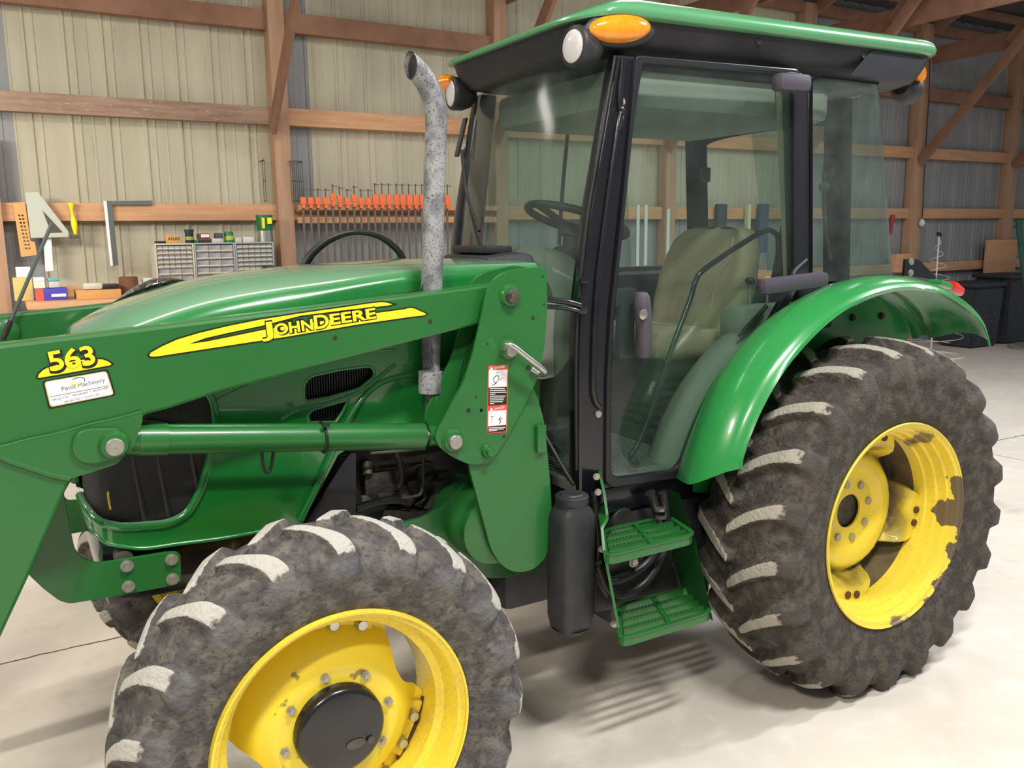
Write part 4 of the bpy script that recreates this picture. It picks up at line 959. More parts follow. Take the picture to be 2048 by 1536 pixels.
# ---- loader: arms, masts, cylinder
YA = 2.42; TA = .08
arm_px = [(-70, 702), (0, 690), (211, 665.5), (620, 616), (1040, 561), (1046, 632), (962, 648), (865, 673), (620, 737), (439, 785), (334, 820), (285, 831), (262, 900), (235, 926), (150, 952), (132, 980), (60, 1148), (0, 1278), (-60, 1400), (-190, 1700), (-300, 1720), (-330, 1600), (-270, 1350), (-190, 1050), (-160, 820), (-130, 735)]
arm_xz = xz(arm_px, YA)
def loader_arm(y0, s, label):
    a = plate('loader_arm', [(p[0], p[1], (.07 if i in (13, 14, 26, 27, 28) else .02)) for i, p in enumerate(arm_xz)], y0, TA, 'green', T, r=.02, bevel=.009); a['label'] = label
    return a
arm = loader_arm(YA, 1, 'near loader arm with stripe decal')
farm = loader_arm(2*YCN-YA-TA, -1, 'far loader arm')
# gusset, weld and boss on the near arm
pplate('gusset', [(-40, 901), (60, 880), (170, 852), (283, 824), (284, 842), (266, 893), (232, 928), (140, 957), (105, 950), (-40, 897)], YA-.010, .0095, 'green', arm, r=.008)
ptube('weld_bead', [(-40, 904), (0, 894), (60, 878), (120, 866), (175, 850), (230, 838), (282, 824)], YA-.007, .004, 'green', arm, n=8)
ptube('weld_bead', [(-40, 897), (-20, 905), (20, 922), (105, 951), (140, 957)], YA-.004, .0075, 'green', arm, n=8, smooth_path=False)
pplate('pin_boss', [(142, 895), (150, 868), (175, 857), (240, 857), (252, 875), (250, 905), (232, 920), (185, 930), (155, 922)], YA-.024, .014, 'green', arm, r=.03, bevel=.004)
def pin(px, py, y, r, m_, parent, collar=.5, L=.02, ringm='green', name='pin'):
    p = at(px, py, y=y)
    lathe('pin_collar', [(0, r*1.75), (.006, r*1.7), (.010, r*1.5), (.016, r*1.4), (.018, r*1.15), (.018, r)], p+V((0, .004, 0)), (0, -1, 0), ringm, parent, 32)
    lathe(name, [(-.02, r), (.026, r), (.028, r*.92), (.028, 0)], p, (0, -1, 0), m_, parent, 28)
pin(228, 891, YA-.024, .0225, 'bolt', arm)
for px, py in ((670, 676), (860, 643)):
    c = at(px, py, y=YA); cyl('arm_hole', (c.x, YA-.0005, c.z), (c.x, YA+.004, c.z), .0072, 'dark', arm)
# stripe decal with the maker's name
def dx(pts): return [at(280+a*.293, 590+b*.293, y=YA) for a, b in pts]
def decal(name, splines, y, off, m_, parent=None, d=.0006):
    me = curve_mesh(splines, d/2, 0, off); me.transform(Matrix.Translation((0, y, 0)) @ AX); return me_obj(name, me, m_, parent or arm, 0)
def sm(pts, n=6): return [(p.x, p.z) for p in crom([(a.x, a.z, 0) for a in pts], n)] if False else pts
band = [(62, 410), (75, 392), (150, 350), (250, 305), (400, 260), (600, 212), (820, 168), (1100, 124), (1400, 82), (1560, 58), (1650, 48), (1680, 52), (1722, 63), (1690, 72), (1400, 102), (1100, 140), (1000, 165), (850, 205), (600, 258), (450, 292), (330, 335), (450, 318), (600, 288), (850, 236), (1000, 212), (1200, 184), (1620, 122), (1800, 98), (1840, 88), (1870, 92), (1952, 128), (1940, 138), (1850, 148), (1500, 198), (1000, 284), (500, 360), (120, 418), (75, 420)]
bxz = [(p.x, p.z) for p in dx(band)]
decal('stripe_outline', [bxz], YA-.0008, .0042, 'decalblack'); decal('stripe', [bxz], YA-.0018, 0, 'decalyellow')
o0 = dx([(828, 290)])[0]; o1 = dx([(1612, 172)])[0]; ang = math.atan2(o1.z-o0.z, o1.x-o0.x)
def name_text(dxx, dzz, y, off, m_, nm):
    L = (o1-o0).length; u = V((math.cos(ang), 0, math.sin(ang))); v_ = V((-math.sin(ang), 0, math.cos(ang)))
    cur = 0; parts = [('J', .047, -.012), ('OHN', .036, 0), ('D', .047, -.0), ('EERE', .036, .006)]
    widths = [.028, .093, .036, .118]; kk = ((L-.012)/sum(widths)); widths = [w_*kk for w_ in widths]
    for (s, size, dz), wd in zip(parts, widths):
        o = text(nm, s, size, (0, 0, 0), m_, None, 0, 0, off)
        # fit to the intended width and place along the baseline
        me = o.data; xs_ = [v.co.x for v in me.vertices]; w0 = max(xs_)-min(xs_); mn = min(xs_); zz = [v.co.z for v in me.vertices]; z0 = min(zz)
        k = wd/w0
        for v in me.vertices:
            X = (v.co.x-mn)*k; Z = (v.co.z-z0)*1.08
            q = o0+u*(cur+X+dxx)+v_*(Z*1.08+dzz+dz); v.co = (q.x, y, q.z)
        me.update(); cs = V((0, 0, 0)); o.location = (0, 0, 0)
        xs_ = [v.co.x for v in me.vertices]; zs_ = [v.co.z for v in me.vertices]; c = V(((min(xs_)+max(xs_))/2, y, min(zs_)))
        me.transform(Matrix.Translation(-c)); o.parent = arm; o.location = c-WL[arm.name]; WL[o.name] = c
        cur += wd+.004
name_text(.002, -.003, YA-.0026, .0042, 'decalblack', 'name_shadow'); name_text(0, 0, YA-.0036, 0.0011, 'decalyellow', 'name_lettering')
# model number and its crescent
def sx_(pts): return [(p.x, p.z) for p in [at(60+a*.09766, 680+b*.09766, y=YA) for a, b in pts]]
cres = sx_([(160, 755), (180, 700), (260, 620), (380, 555), (700, 470), (1100, 400), (1380, 392), (1500, 400), (1600, 440), (1668, 490), (1640, 515), (1400, 560), (900, 650), (500, 720), (200, 772), (170, 770)])
decal('crescent_outline', [cres], YA-.0008, .004, 'decalblack'); decal('crescent', [cres], YA-.0018, 0, 'decalyellow')
for off, m_, dy, dd, nm in ((.0045, 'decalblack', -.0026, (.002, -.004), 'number_shadow'), (.0012, 'decalyellow', -.0036, (0, 0), 'number_lettering')):
    for ch, (px, py) in zip('563', ((395, 640), (725, 590), (1050, 535))):
        p = at(60+px*.09766, 680+py*.09766, y=YA)
        text(nm, ch, .068, (p.x+dd[0], YA+dy, p.z+dd[1]), m_, arm, rad(7.5), 0, off, 0, 1.16)
# dealer sticker
def rect_px(c4): return [(p.x, p.z) for p in [at(60+a*.09766, 680+b*.09766, y=YA) for a, b in c4]]
S4 = [(245, 840), (1600, 590), (1760, 1130), (380, 1420)]
def inner(c4, k):
    cx = sum(p[0] for p in c4)/4; cy = sum(p[1] for p in c4)/4; return [(cx+(a-cx)*(1-k*.55), cy+(b-cy)*(1-k)) for a, b in c4]
for k, m_, y in ((0, 'decalblack', .0008), (.10, 'olive', .0014), (.155, 'white', .0020)):
    decal('sticker_layer', [fillet(rect_px(inner(S4, k)), .008)], YA-y, 0, m_)
def st(s, a, b, size, m_='ink'):
    p = at(60+a*.09766, 680+b*.09766, y=YA); text('sticker_lettering', s, size, (p.x, YA-.0026, p.z), m_, arm, rad(8.2), 0, 0, 0, .98)
st('Pettit Machinery', 650, 1045, .0155); st('580-223-7722  *  940-668-6642  *  580-924-4008', 460, 1245, .0066); st('580-326-7556  *  214-912-1291', 705, 1285, .0066)
p0 = at(60+415*.09766, 680+1165*.09766, y=YA-.0025); p1 = at(60+1610*.09766, 680+935*.09766, y=YA-.0025); tube('sticker_rule', [p0, p1], .0006, 'ink', arm, n=6, smooth_path=False)
for a0, a1, m_ in ((-30, 150, 'ink'), (175, 300, 'decalyellow')):
    c = at(60+980*.09766, 680+840*.09766, y=YA-.0025); tube('sticker_swirl', [c+V((.016*math.cos(rad(t)), 0, .0085*math.sin(rad(t))+.0022*math.cos(rad(t)))) for t in range(a0, a1, 12)], .001, m_, arm, n=6, smooth_path=False)

# masts
YM = 2.385
mastA = [(1086.5, 533), (1093, 540), (1095.5, 612), (1089.5, 690), (1080.5, 746), (1065.6, 779), (1040, 830), (1012, 880), (993.7, 908), (978.7, 927), (940, 930), (904, 914), (877, 893), (870, 876), (874, 860), (898, 818), (925, 770), (945.8, 707.5), (960.8, 647.7), (972.8, 587.8), (984.7, 560.8), (1005.7, 544.4), (1029.6, 539)]
mastB = [(1000, 700), (1066, 770), (1087, 833), (1095, 900), (1101, 970), (1104, 1017), (1103, 1079.5), (1091, 1118.6), (1064, 1142), (1028.8, 1146), (1001.4, 1130), (982, 1099), (966, 1040), (950.6, 982), (937, 931), (940, 880)]
A_xz = xz(mastA, YM); B_xz = xz(mastB, YM+.014)
def mast(s, label):
    y = YM if s > 0 else 2*YCN-YM-.013
    a = plate('loader_mast', A_xz, y, .013, 'green', T, r=.02, holes=[circ(h, .006, 10) for h in xz([(963, 821), (1006, 888+0*1)], YM)[:1]]); a['label'] = label
    yb = YM+.014 if s > 0 else 2*YCN-YM-.027
    plate('mast_base', B_xz, yb, .013, 'green', a, r=.03)
    yi = YM+.118 if s > 0 else 2*YCN-YM-.131
    plate('inner_plate', xz([(1060, 536), (1038, 532), (1026, 531), (970, 544), (946, 558), (930, 600), (920, 656), (905, 713), (880, 764), (852, 822), (850, 845), (880, 868), (940, 880), (1010, 850), (1060, 760), (1080, 600)], YM+.118), yi, .013, 'green', a, r=.02)
    c = xz([(1010, 640), (960, 760), (950, 900), (985, 925), (1050, 800), (1075, 700), (1060, 600)], YM+.03)
    x0, z0 = at(1000, 690, y=YM).x, at(1000, 690, y=YM).z
    bm = bmesh.new(); P = [at(a_, b_, y=YM) for a_, b_ in ((988, 655), (962, 720), (948, 790), (930, 850))]
    ya, yb2 = (YM+.0135, YM+.1175) if s > 0 else (2*YCN-YM-.1175, 2*YCN-YM-.0135)
    A_ = [bm.verts.new((p.x, ya, p.z)) for p in P]; B_ = [bm.verts.new((p.x, yb2, p.z)) for p in P]
    for i in range(3): bm.faces.new((A_[i], A_[i+1], B_[i+1], B_[i]))
    bmesh.ops.solidify(bm, geom=list(bm.faces), thickness=.008); bm_obj('mast_web', bm, 'green', a)
    return a
mst = mast(1, 'near loader mast'); mast(-1, 'far loader mast')
pin(1019, 592, YM, .022, 'iron', mst, name='pivot_pin'); pin(905, 882, YM, .0225, 'bolt', mst); pin(1016, 700, YM, .020, 'bolt', mst, name='lock_pin'); pin(974, 902, YM, .013, 'green', mst)
c = at(1019, 592, y=YM-.029); cyl('pin_socket', c, c+V((0, .006, 0)), .009, 'dark', mst)
tube('pin_handle', [at(1008, 697, y=YM-.02), at(1012, 690, y=YM-.045), at(1025, 692, y=YM-.06), at(1055, 715, y=YM-.062), at(1082, 736, y=YM-.06), at(1090, 746, y=YM-.05), at(1080, 748, y=YM-.02), at(1062, 738, y=YM-.005)], .0095, 'steel', mst, n=12)
for px, py, r in ((1066, 636, .0065), (1056, 735, .008), (975, 688, .004), (952, 794, .004), (1085, 553, .004), (1088, 609, .004), (1008, 873, .0055), (937, 821, .008)):
    c = at(px, py, y=YM); bm = bmesh.new(); add_box(bm, (c.x, YM+.001, c.z), (r*1.8, .004, r*1.8), None, 0) if px == 1066 else add_cyl(bm, (c.x, YM-.0008, c.z), (c.x, YM+.003, c.z), r, n=14); bm_obj('plate_hole', bm, 'dark', mst)
a0 = at(1086, 848, y=YM+.01); b0 = at(1090, 902, y=YM+.01); box2('tab', (a0.x-.03, YM-.004, b0.z), (a0.x+.005, YM+.0135, a0.z), 'green', mst, .004)
# warning sticker on the mast
def dz(pts): return [(p.x, p.z) for p in [at(960+a*.1108, 710+b*.1108, y=YM) for a, b in pts]]
def dl(pts, k, m_, r=0): decal('warning_sticker_layer', [fillet(dz(pts), r, 3)], YM-.0006-k*.0005, 0, m_, mst)
dl([(145, 190), (505, 180), (485, 1390), (118, 1420)], 0, 'danger', .005)
dl([(158, 272), (488, 266), (480, 568), (154, 585)], 1, 'white'); dl([(152, 592), (480, 575), (476, 888), (146, 912)], 1, 'decalblack')
dl([(146, 1012), (470, 992), (466, 1258), (140, 1284)], 1, 'white'); dl([(140, 1292), (466, 1268), (462, 1372), (134, 1402)], 1, 'decalblack')
for y0 in (262, 1000):
    p = at(960+248*.1108, 710+(y0-6)*.1108, y=YM); text('warning_lettering', 'DANGER', .0105, (p.x, YM-.0018, p.z), 'white', mst, rad(3), 0, .0001, 0, .95)
    dl([(170, y0+6), (203, y0-52), (236, y0+2)], 1, 'white')
for k in range(9):
    L = (270, 290, 300, 100, 285, 265, 250, 235, 80)[k]; y0 = 600+k*34; dl([(170, y0), (170+L, y0-5), (170+L, y0+9), (170, y0+14)], 2, 'white')
for k in range(3):
    L = (300, 270, 150)[k]; y0 = 1308+k*28; dl([(150, y0), (150+L, y0-9), (150+L, y0+3), (150, y0+12)], 2, 'white')
def dln(pts, r=.0009): tube('warning_pictogram', [at(960+a*.1108, 710+b*.1108, y=YM-.0016) for a, b in pts], r, 'decalblack', mst, n=5, smooth_path=False)
dln([(220, 550), (290, 510), (345, 420), (330, 375), (295, 372), (240, 420), (255, 490), (290, 500)], .0012); dln([(290, 340), (340, 300)], .0006); dln([(350, 460), (410, 410)], .0006)
dln([(215, 1230), (218, 1110), (190, 1105), (250, 1110)], .0006); dln([(350, 1240), (375, 1190), (350, 1160), (370, 1120)], .0014); dln([(330, 1160), (400, 1145)], .0009)
# lift cylinder
cylA = at(262, 879, y=2.462); cylB = at(845, 872, y=2.462)
lc = cyl('lift_cylinder', cylA, cylB, .0415, 'green', T, n=48)
d_ = (cylB-cylA).normalized(); L = (cylB-cylA).length
cyl('cylinder_band', cylA+d_*(L*.02), cylA+d_*(L*.105), .0445, 'green', lc); cyl('cylinder_band', cylA-d_*.07, cylA+d_*(L*.019), .040, 'green', lc)
cyl('cylinder_rod', cylB, cylB+d_*.02, .022, 'steel', lc); cyl('rod_eye', cylB+d_*.014, cylB+d_*.08, .034, 'green', lc, .028)
q = at(645, 875, y=2.462); bm = bmesh.new(); n = 24; add_tube(bm, [V((q.x+.0*i, 2.462+.0445*math.cos(2*PI*i/n), q.z+.0445*math.sin(2*PI*i/n))) for i in range(n)], .0045, 8, True); add_box(bm, at(652, 850, y=2.42), (.022, .012, .012), None, .002); bm_obj('cable_tie', bm, 'rubberhose', lc)
ptube('strap_loop', [(524, 905), (526, 930), (533, 945), (541, 938), (547, 905)], 2.47, .005, 'rubberhose', lc, n=8)
ptube('hydraulic_hose', [(290, 835), (320, 838), (350, 845), (400, 850)], 2.53, .010, 'rubberhose', T)
# loader frame in front of the cab
fs = pplate('loader_frame', [(790, 1050), (850, 1032), (895, 1005), (930, 965), (950, 935), (1060, 960), (1095, 1060), (1085, 1140), (990, 1158), (955, 1152), (930, 1128), (905, 1100), (850, 1085)], 2.56, .014, 'green', T, r=.03)
c = at(995, 1062, y=2.41); lathe('torque_tube', [(0, 0), (0, .105), (.004, .118), (.02, .12), (.6, .12), (1.02, .12)], (c.x, 2.42, c.z), (0, 1, 0), 'green', fs, 48)
br = pplate('front_bracket', [(115, 900), (130, 1000), (145, 1078.5), (150, 1099), (158, 1110), (171, 1120), (195, 1127), (241, 1120), (335, 1104.6), (354, 1104), (361, 1110), (363, 1164), (349, 1171), (258, 1188), (139.5, 1208), (118.6, 1202), (87, 1178), (61, 1153.5), (20, 1100), (40, 900)], 2.60, .014, 'green', T, r=.012)
for px, py in ((254, 1132), (343, 1119), (257, 1173), (345, 1158)): bolt(at(px, py, y=2.60), (0, -1, 0), .0135, 'bolt', br, .012)
pb = [(a, b) for a, b in xz([(40, 900), (125, 900), (145, 1078), (170, 1120), (350, 1104), (360, 1164), (140, 1208), (60, 1153)], 2.60)]
plate('front_bracket', pb, 2*YCN-2.614, .014, 'green', T)
bx = at(245, 1110, y=2.66); cyl('bracket_spacer', (bx.x, 2.615, bx.z), (bx.x, 2.70, bx.z), .025, 'iron', br)
# level indicator rod standing on the far arm
r0 = at(6, 678, y=3.33); r1 = at(104, 446, y=3.30)
rod = cyl('indicator_rod', r0, r1, .0062, 'rulemetal', farm, n=12); cyl('indicator_grip', r0, r0.lerp(r1, .16), .0085, 'dark', farm, n=12)
c = at(8, 664, y=3.36); lathe('far_pin_boss', [(0, .05), (.02, .045), (.03, .03), (.03, 0)], (c.x, 3.359, c.z), (0, -1, 0), 'green', farm, 28)
# ---- cab
def glass(name, tint, dust=.05, rough=.02, spec=.035):
    m = bpy.data.materials.new(name); m.use_nodes = True; nt = m.node_tree; nt.nodes.clear()
    out = nt.nodes.new('ShaderNodeOutputMaterial'); tr = nt.nodes.new('ShaderNodeBsdfTransparent'); tr.inputs[0].default_value = (*tint, 1)
    gl = nt.nodes.new('ShaderNodeBsdfGlossy'); gl.inputs['Roughness'].default_value = rough
    fr = nt.nodes.new('ShaderNodeLayerWeight'); fr.inputs[0].default_value = .5
    p5 = nt.nodes.new('ShaderNodeMath'); p5.operation = 'POWER'; p5.inputs[1].default_value = 5; nt.links.new(fr.outputs['Facing'], p5.inputs[0])
    ma = nt.nodes.new('ShaderNodeMath'); ma.operation = 'MULTIPLY_ADD'; ma.inputs[1].default_value = .95; ma.inputs[2].default_value = spec; nt.links.new(p5.outputs[0], ma.inputs[0])
    m1 = nt.nodes.new('ShaderNodeMixShader'); nt.links.new(ma.outputs[0], m1.inputs[0]); nt.links.new(tr.outputs[0], m1.inputs[1]); nt.links.new(gl.outputs[0], m1.inputs[2])
    df = nt.nodes.new('ShaderNodeBsdfDiffuse'); df.inputs[0].default_value = (.62, .70, .64, 1)
    n = nt.nodes.new('ShaderNodeTexNoise'); n.inputs['Scale'].default_value = 4; n.inputs['Detail'].default_value = 9; n.inputs['Roughness'].default_value = .7
    tc = nt.nodes.new('ShaderNodeTexCoord'); nt.links.new(tc.outputs['Object'], n.inputs[0])
    r = nt.nodes.new('ShaderNodeMapRange'); r.inputs[1].default_value = .35; r.inputs[2].default_value = .75; r.inputs[3].default_value = dust*.5; r.inputs[4].default_value = dust*2
    nt.links.new(n.outputs[0], r.inputs[0])
    m2 = nt.nodes.new('ShaderNodeMixShader'); nt.links.new(r.outputs[0], m2.inputs[0]); nt.links.new(m1.outputs[0], m2.inputs[1]); nt.links.new(df.outputs[0], m2.inputs[2])
    nt.links.new(m2.outputs[0], out.inputs[0]); return m
M['glass'] = glass('tinted_cab_glass', (.785, .865, .835), .016)
M['wsglass'] = glass('tinted_windshield_glass', (.62, .75, .70), .055, .10)
YD = 2.42
XAT, XAB = 1.86, 1.70           # front posts: top and foot
# roof
def roof_ring(inset, z, zf=0):
    pts = []
    x0, x1, y0, y1 = 1.69+inset, 3.60-inset, 2.40+inset, 3.46-inset
    for cx, cy, a0, r in ((x0, y0, 180, .16), (x1, y0, 270, .13), (x1, y1, 0, .13), (x0, y1, 90, .16)):
        r2 = max(.03, r-inset*.5)
        ox = cx+r2 if a0 in (180, 90) else cx-r2; oy = cy+r2 if a0 in (180, 270) else cy-r2
        for k in range(9):
            a = rad(a0+k*90/8); pts.append(V((ox+r2*math.cos(a), oy+r2*math.sin(a), 0)))
    out = []
    N = len(pts)
    for i in range(N):     # subdivide the long runs
        a, b = pts[i], pts[(i+1) % N]; n = max(1, int((b-a).length/.08))
        for k in range(n):
            p = a.lerp(b, k/n); fz = min(1, max(0, (p.x-1.72)/.20)); p.z = (2.505+(z-2.505)*(.45+.55*fz) if z > 2.505 else z)+.025*(p.x-1.69)/1.9-.02*max(0, (1.85-p.x)/.16); out.append(p)
    return out
rings = [roof_ring(.012, 2.505), roof_ring(0, 2.512), roof_ring(-.004, 2.53), roof_ring(.004, 2.552), roof_ring(.03, 2.568), roof_ring(.07, 2.578), roof_ring(.085, 2.574), roof_ring(.10, 2.580), roof_ring(.25, 2.60), roof_ring(.42, 2.607)]
bm = bmesh.new(); vs = [[bm.verts.new(p) for p in r] for r in rings]
for a, b in zip(vs, vs[1:]):
    # rings can differ in count: match by nearest index fraction
    na, nb = len(a), len(b)
    if na == nb:
        for i in range(na): bm.faces.new((a[i], a[(i+1) % na], b[(i+1) % nb], b[i]))
    else:
        bmesh.ops.bridge_loops(bm, edges=[bm.edges.get((a[i], a[(i+1) % na])) or bm.edges.new((a[i], a[(i+1) % na])) for i in range(na)]+[bm.edges.get((b[i], b[(i+1) % nb])) or bm.edges.new((b[i], b[(i+1) % nb])) for i in range(nb)])
bm.faces.new(vs[-1]); bm.faces.new(vs[0][::-1]); bmesh.ops.recalc_face_normals(bm, faces=bm.faces)
roof = bm_obj('cab_roof', bm, 'roofgreen', T, 50)
rings = [roof_ring(.02, 2.5045), roof_ring(.03, 2.47), roof_ring(.05, 2.43), roof_ring(.075, 2.40), roof_ring(.12, 2.385)]
rings = [[V((p.x, p.y, p.z)) for p in r] for r in rings]
bm = bmesh.new(); vs = [[bm.verts.new(p) for p in r] for r in rings]
for a, b in zip(vs, vs[1:]):
    na, nb = len(a), len(b)
    if na == nb:
        for i in range(na): bm.faces.new((a[i], a[(i+1) % na], b[(i+1) % nb], b[i]))
    else: bmesh.ops.bridge_loops(bm, edges=[bm.edges.get((a[i], a[(i+1) % na])) or bm.edges.new((a[i], a[(i+1) % na])) for i in range(na)]+[bm.edges.get((b[i], b[(i+1) % nb])) or bm.edges.new((b[i], b[(i+1) % nb])) for i in range(nb)])
bm.faces.new(vs[0]); bm.faces.new(vs[-1]); bmesh.ops.recalc_face_normals(bm, faces=bm.faces)
under = bm_obj('roof_underside', bm, 'roofblack', T, 45)
bm = bmesh.new(); add_box(bm, (2.48, YCN+.02, 2.31), (1.10, .84, .14), None, .04); bm_obj('headliner', bm, 'headliner', T)
# roof details
def ell_lens(name, c, rx, rz, dy, m_, parent, skew=0):
    bm = bmesh.new(); N, K = 40, 6; rows = []
    for k in range(K+1):
        t = k/K; rr = math.cos(t*PI/2); d = math.sin(t*PI/2)*dy
        if k == K: rows.append([bm.verts.new((c[0], c[1]-d, c[2]))]); break
        rows.append([bm.verts.new((c[0]+rx*rr*math.cos(2*PI*i/N), c[1]-d, c[2]+rz*rr*math.sin(2*PI*i/N)+skew*rr*math.cos(2*PI*i/N))) for i in range(N)])
    for a, b in zip(rows, rows[1:]):
        for i in range(N):
            if len(b) == 1: bm.faces.new((a[i], a[(i+1) % N], b[0]))
            else: bm.faces.new((a[i], a[(i+1) % N], b[(i+1) % N], b[i]))
    bmesh.ops.recalc_face_normals(bm, faces=bm.faces); return bm_obj(name, bm, m_, parent, 60)
a = at(1241, 57, y=2.42)
ell_lens('lamp_bezel', (a.x+.012, 2.432, a.z), .150, .058, .02, 'plastic', under, .016); ell_lens('amber_lamp', (a.x, 2.420, a.z), .126, .046, .035, 'amber', under, .014)
ell_lens('amber_lamp', (3.60, 3.0, 2.46), .02, .04, .3, 'amber', under)
bm = bmesh.new(); q = at(1868, 128, y=2.52); add_cyl(bm, (3.57, 2.50, 2.475), (3.57, 2.64, 2.475), .034, .02, n=20); bm_obj('amber_lamp', bm, 'amber', under)
bm = bmesh.new(); add_cyl(bm, (1.735, 3.455, 2.44), (1.735, 3.39, 2.44), .034, .02, n=20); bm_obj('amber_lamp', bm, 'amber', under)
def work_light(p, ax, label):
    o = lathe('work_light', [(-.002, .054), (0, .061), (.004, .066), (.012, .068), (.05, .067), (.085, .055), (.105, .035), (.11, 0)], p, ax, 'plastic', under, 40)
    o2 = lathe('work_lamp_lens', [(-.001, .0535), (.004, .045), (.006, .02), (.0065, 0)], V(p)+V(ax)*0+V(ax)*-.0, (-ax[0], -ax[1], -ax[2]), 'lens', under, 40)
    return o
work_light(at(1145, 92, y=2.475), V((1, .10, .0)).normalized(), '')
work_light(at(901, 187, y=3.40), V((1, -.10, .0)).normalized(), '')
pr = at(1828, 181, y=2.62); lathe('work_light', [(0, .066), (.03, .066), (.07, .055), (.095, .035), (.10, 0)], (3.60, 2.58, 2.42), (-1, -.25, .05), 'plastic', under, 36)
tube('lamp_bracket', [at(1190, 85, y=2.48), at(1215, 92, y=2.46), at(1222, 84, y=2.44)], .005, 'plastic', under, n=8)
for px, py in ((1518, 80), (1728, 108)):
    c = at(px, py, y=2.425); lathe('roof_screw', [(0, .018), (.004, .017), (.005, .010), (.002, .004), (.002, 0)], (c.x, 2.4275, c.z), (0, -1, 0), 'roofblack', under, 20)
pplate('intake_cover', [(1744, 100), (1855, 118), (1835, 148), (1800, 160), (1700, 152)], 2.418, .004, 'roofblack', under, r=.01)

# floor, side wall foot and chassis below the cab
cf = box2('cab_floor', (1.70, 2.44, .90), (2.95, 3.42, .935), 'mat', T)
bm = bmesh.new()
for k in range(30): add_box(bm, (1.74+.022*k, 2.84, .9375), (.009, .7, .006))
bm_obj('mat_ribs', bm, 'mat', cf, 0)
box2('cab_sill', (1.70, 2.435, .80), (2.25, 3.43, .899), 'black', T, .01)
tank = box2('fuel_tank', (1.86, 2.44, .36), (2.36, 3.3, .80), 'plastic', T, .03)
box2('battery_box', (1.50, 2.60, .44), (1.85, 3.2, .84), 'plastic', T, .03)
pplate('tank_guard', [(1195, 1110), (1340, 1085), (1362, 1175), (1300, 1205), (1190, 1225)], 2.425, .012, 'plastic', tank, r=.01)
c = at(1245, 1040, y=2.44); lathe('tank_cap_recess', [(0, .05), (.01, .045), (.01, 0)], (c.x, 2.441, c.z), (0, -1, 0), 'dark', tank, 28)
# black bottle ahead of the steps
rows = []
bc = V((1.625, 2.36, 0)); 
for z, sx, sy, ch in ((.452, .055, .045, 0), (.455, .075, .06, 0), (.50, .088, .066, 0), (.60, .090, .067, 0), (.82, .088, .066, 0), (.862, .086, .064, 0), (.885, .07, .058, 0), (.893, .062, .056, 0), (.90, .062, .056, 0)):
    rows.append([V((bc.x+(1 if math.cos(a) > 0 else -1)*sx*.84*abs(math.cos(a))**.6+.012*(z-.6), bc.y+(1 if math.sin(a) > 0 else -1)*sy*abs(math.sin(a))**.6, z)) for a in [2*PI*i/32 for i in range(32)]])
bt = grid_obj('reservoir_bottle', rows, 'plastic', T, smooth=50, cyclic=True)
lathe('bottle_cap', [(0, 0), (0, .056), (.035, .058), (.040, .052), (.040, .042), (.045, .038), (.045, 0)], (bc.x+.004, bc.y, .893), (0, 0, 1), 'plastic', bt, 40)
lathe('bottle_foot', [(0, 0), (0, .05), (.02, .07)], (bc.x-.002, bc.y, .44), (0, 0, 1), 'plastic', bt, 24)
# hoses round the tank
ptube('tank_hose', [(1300, 985), (1320, 1040), (1318, 1085), (1290, 1130), (1240, 1160), (1205, 1165)], 2.385, .020, 'rubberhose', tank)
ptube('tank_hose', [(1325, 985), (1335, 1050), (1325, 1110), (1290, 1165), (1245, 1190), (1215, 1175), (1195, 1130)], 2.36, .016, 'rubberhose', tank)
ptube('tank_hose', [(1188, 985), (1192, 1040), (1196, 1090), (1194, 1130), (1200, 1160), (1215, 1190)], 2.38, .014, 'rubberhose', tank)
for a_, b_ in ((1320, 1018), (1322, 1033)): c = at(a_, b_, y=2.355); cyl('hose_clamp', c+V((0, 0, -.005)), c+V((0, 0, .005)), .022, 'steel', tank)
for a_, b_ in ((1193, 1128), (1195, 1145)): c = at(a_, b_, y=2.37); cyl('hose_fitting', c+V((0, 0, -.012)), c+V((0, 0, .012)), .02, 'iron', tank, n=6)
c = at(1266, 1124, y=2.37); bolt(c, (0, -1, 0), .014, 'bolt', tank)
# steps
def sheet(name, P, th, m_, parent):
    bm = bmesh.new(); f = bm.faces.new([bm.verts.new(p) for p in P]); bmesh.ops.solidify(bm, geom=[f], thickness=th); bmesh.ops.recalc_face_normals(bm, faces=bm.faces); return bm_obj(name, bm, m_, parent)
edge = [(1203, 952, 2.36), (1211, 985, 2.34), (1217, 1030, 2.30), (1217, 1040, 2.27), (1207, 1058, 2.24), (1211, 1100, 2.20), (1226, 1180, 2.20), (1240, 1255, 2.19)]
Fp = [at(a, b, y=c) for a, b, c in edge]; Bp = [p+V((.62*(2.42-p.y)+.004, 2.42-p.y, 0)) for p in Fp]
bm = bmesh.new(); A_ = [bm.verts.new(p) for p in Fp]; B_ = [bm.verts.new(p) for p in Bp]
for i in range(len(A_)-1): bm.faces.new((A_[i], B_[i], B_[i+1], A_[i+1]))
bmesh.ops.recalc_face_normals(bm, faces=bm.faces); bmesh.ops.solidify(bm, geom=list(bm.faces), thickness=.009)
stp = bm_obj('boarding_steps', bm, 'green', T, 30)
sheet('rear_side_plate', [at(1330, 978, y=2.42), at(1358, 985, y=2.34), at(1391, 1078, y=2.20), at(1426, 1242, y=2.18), at(1376, 1207, y=2.40), at(1345, 1120, y=2.42)], .008, 'green', stp)
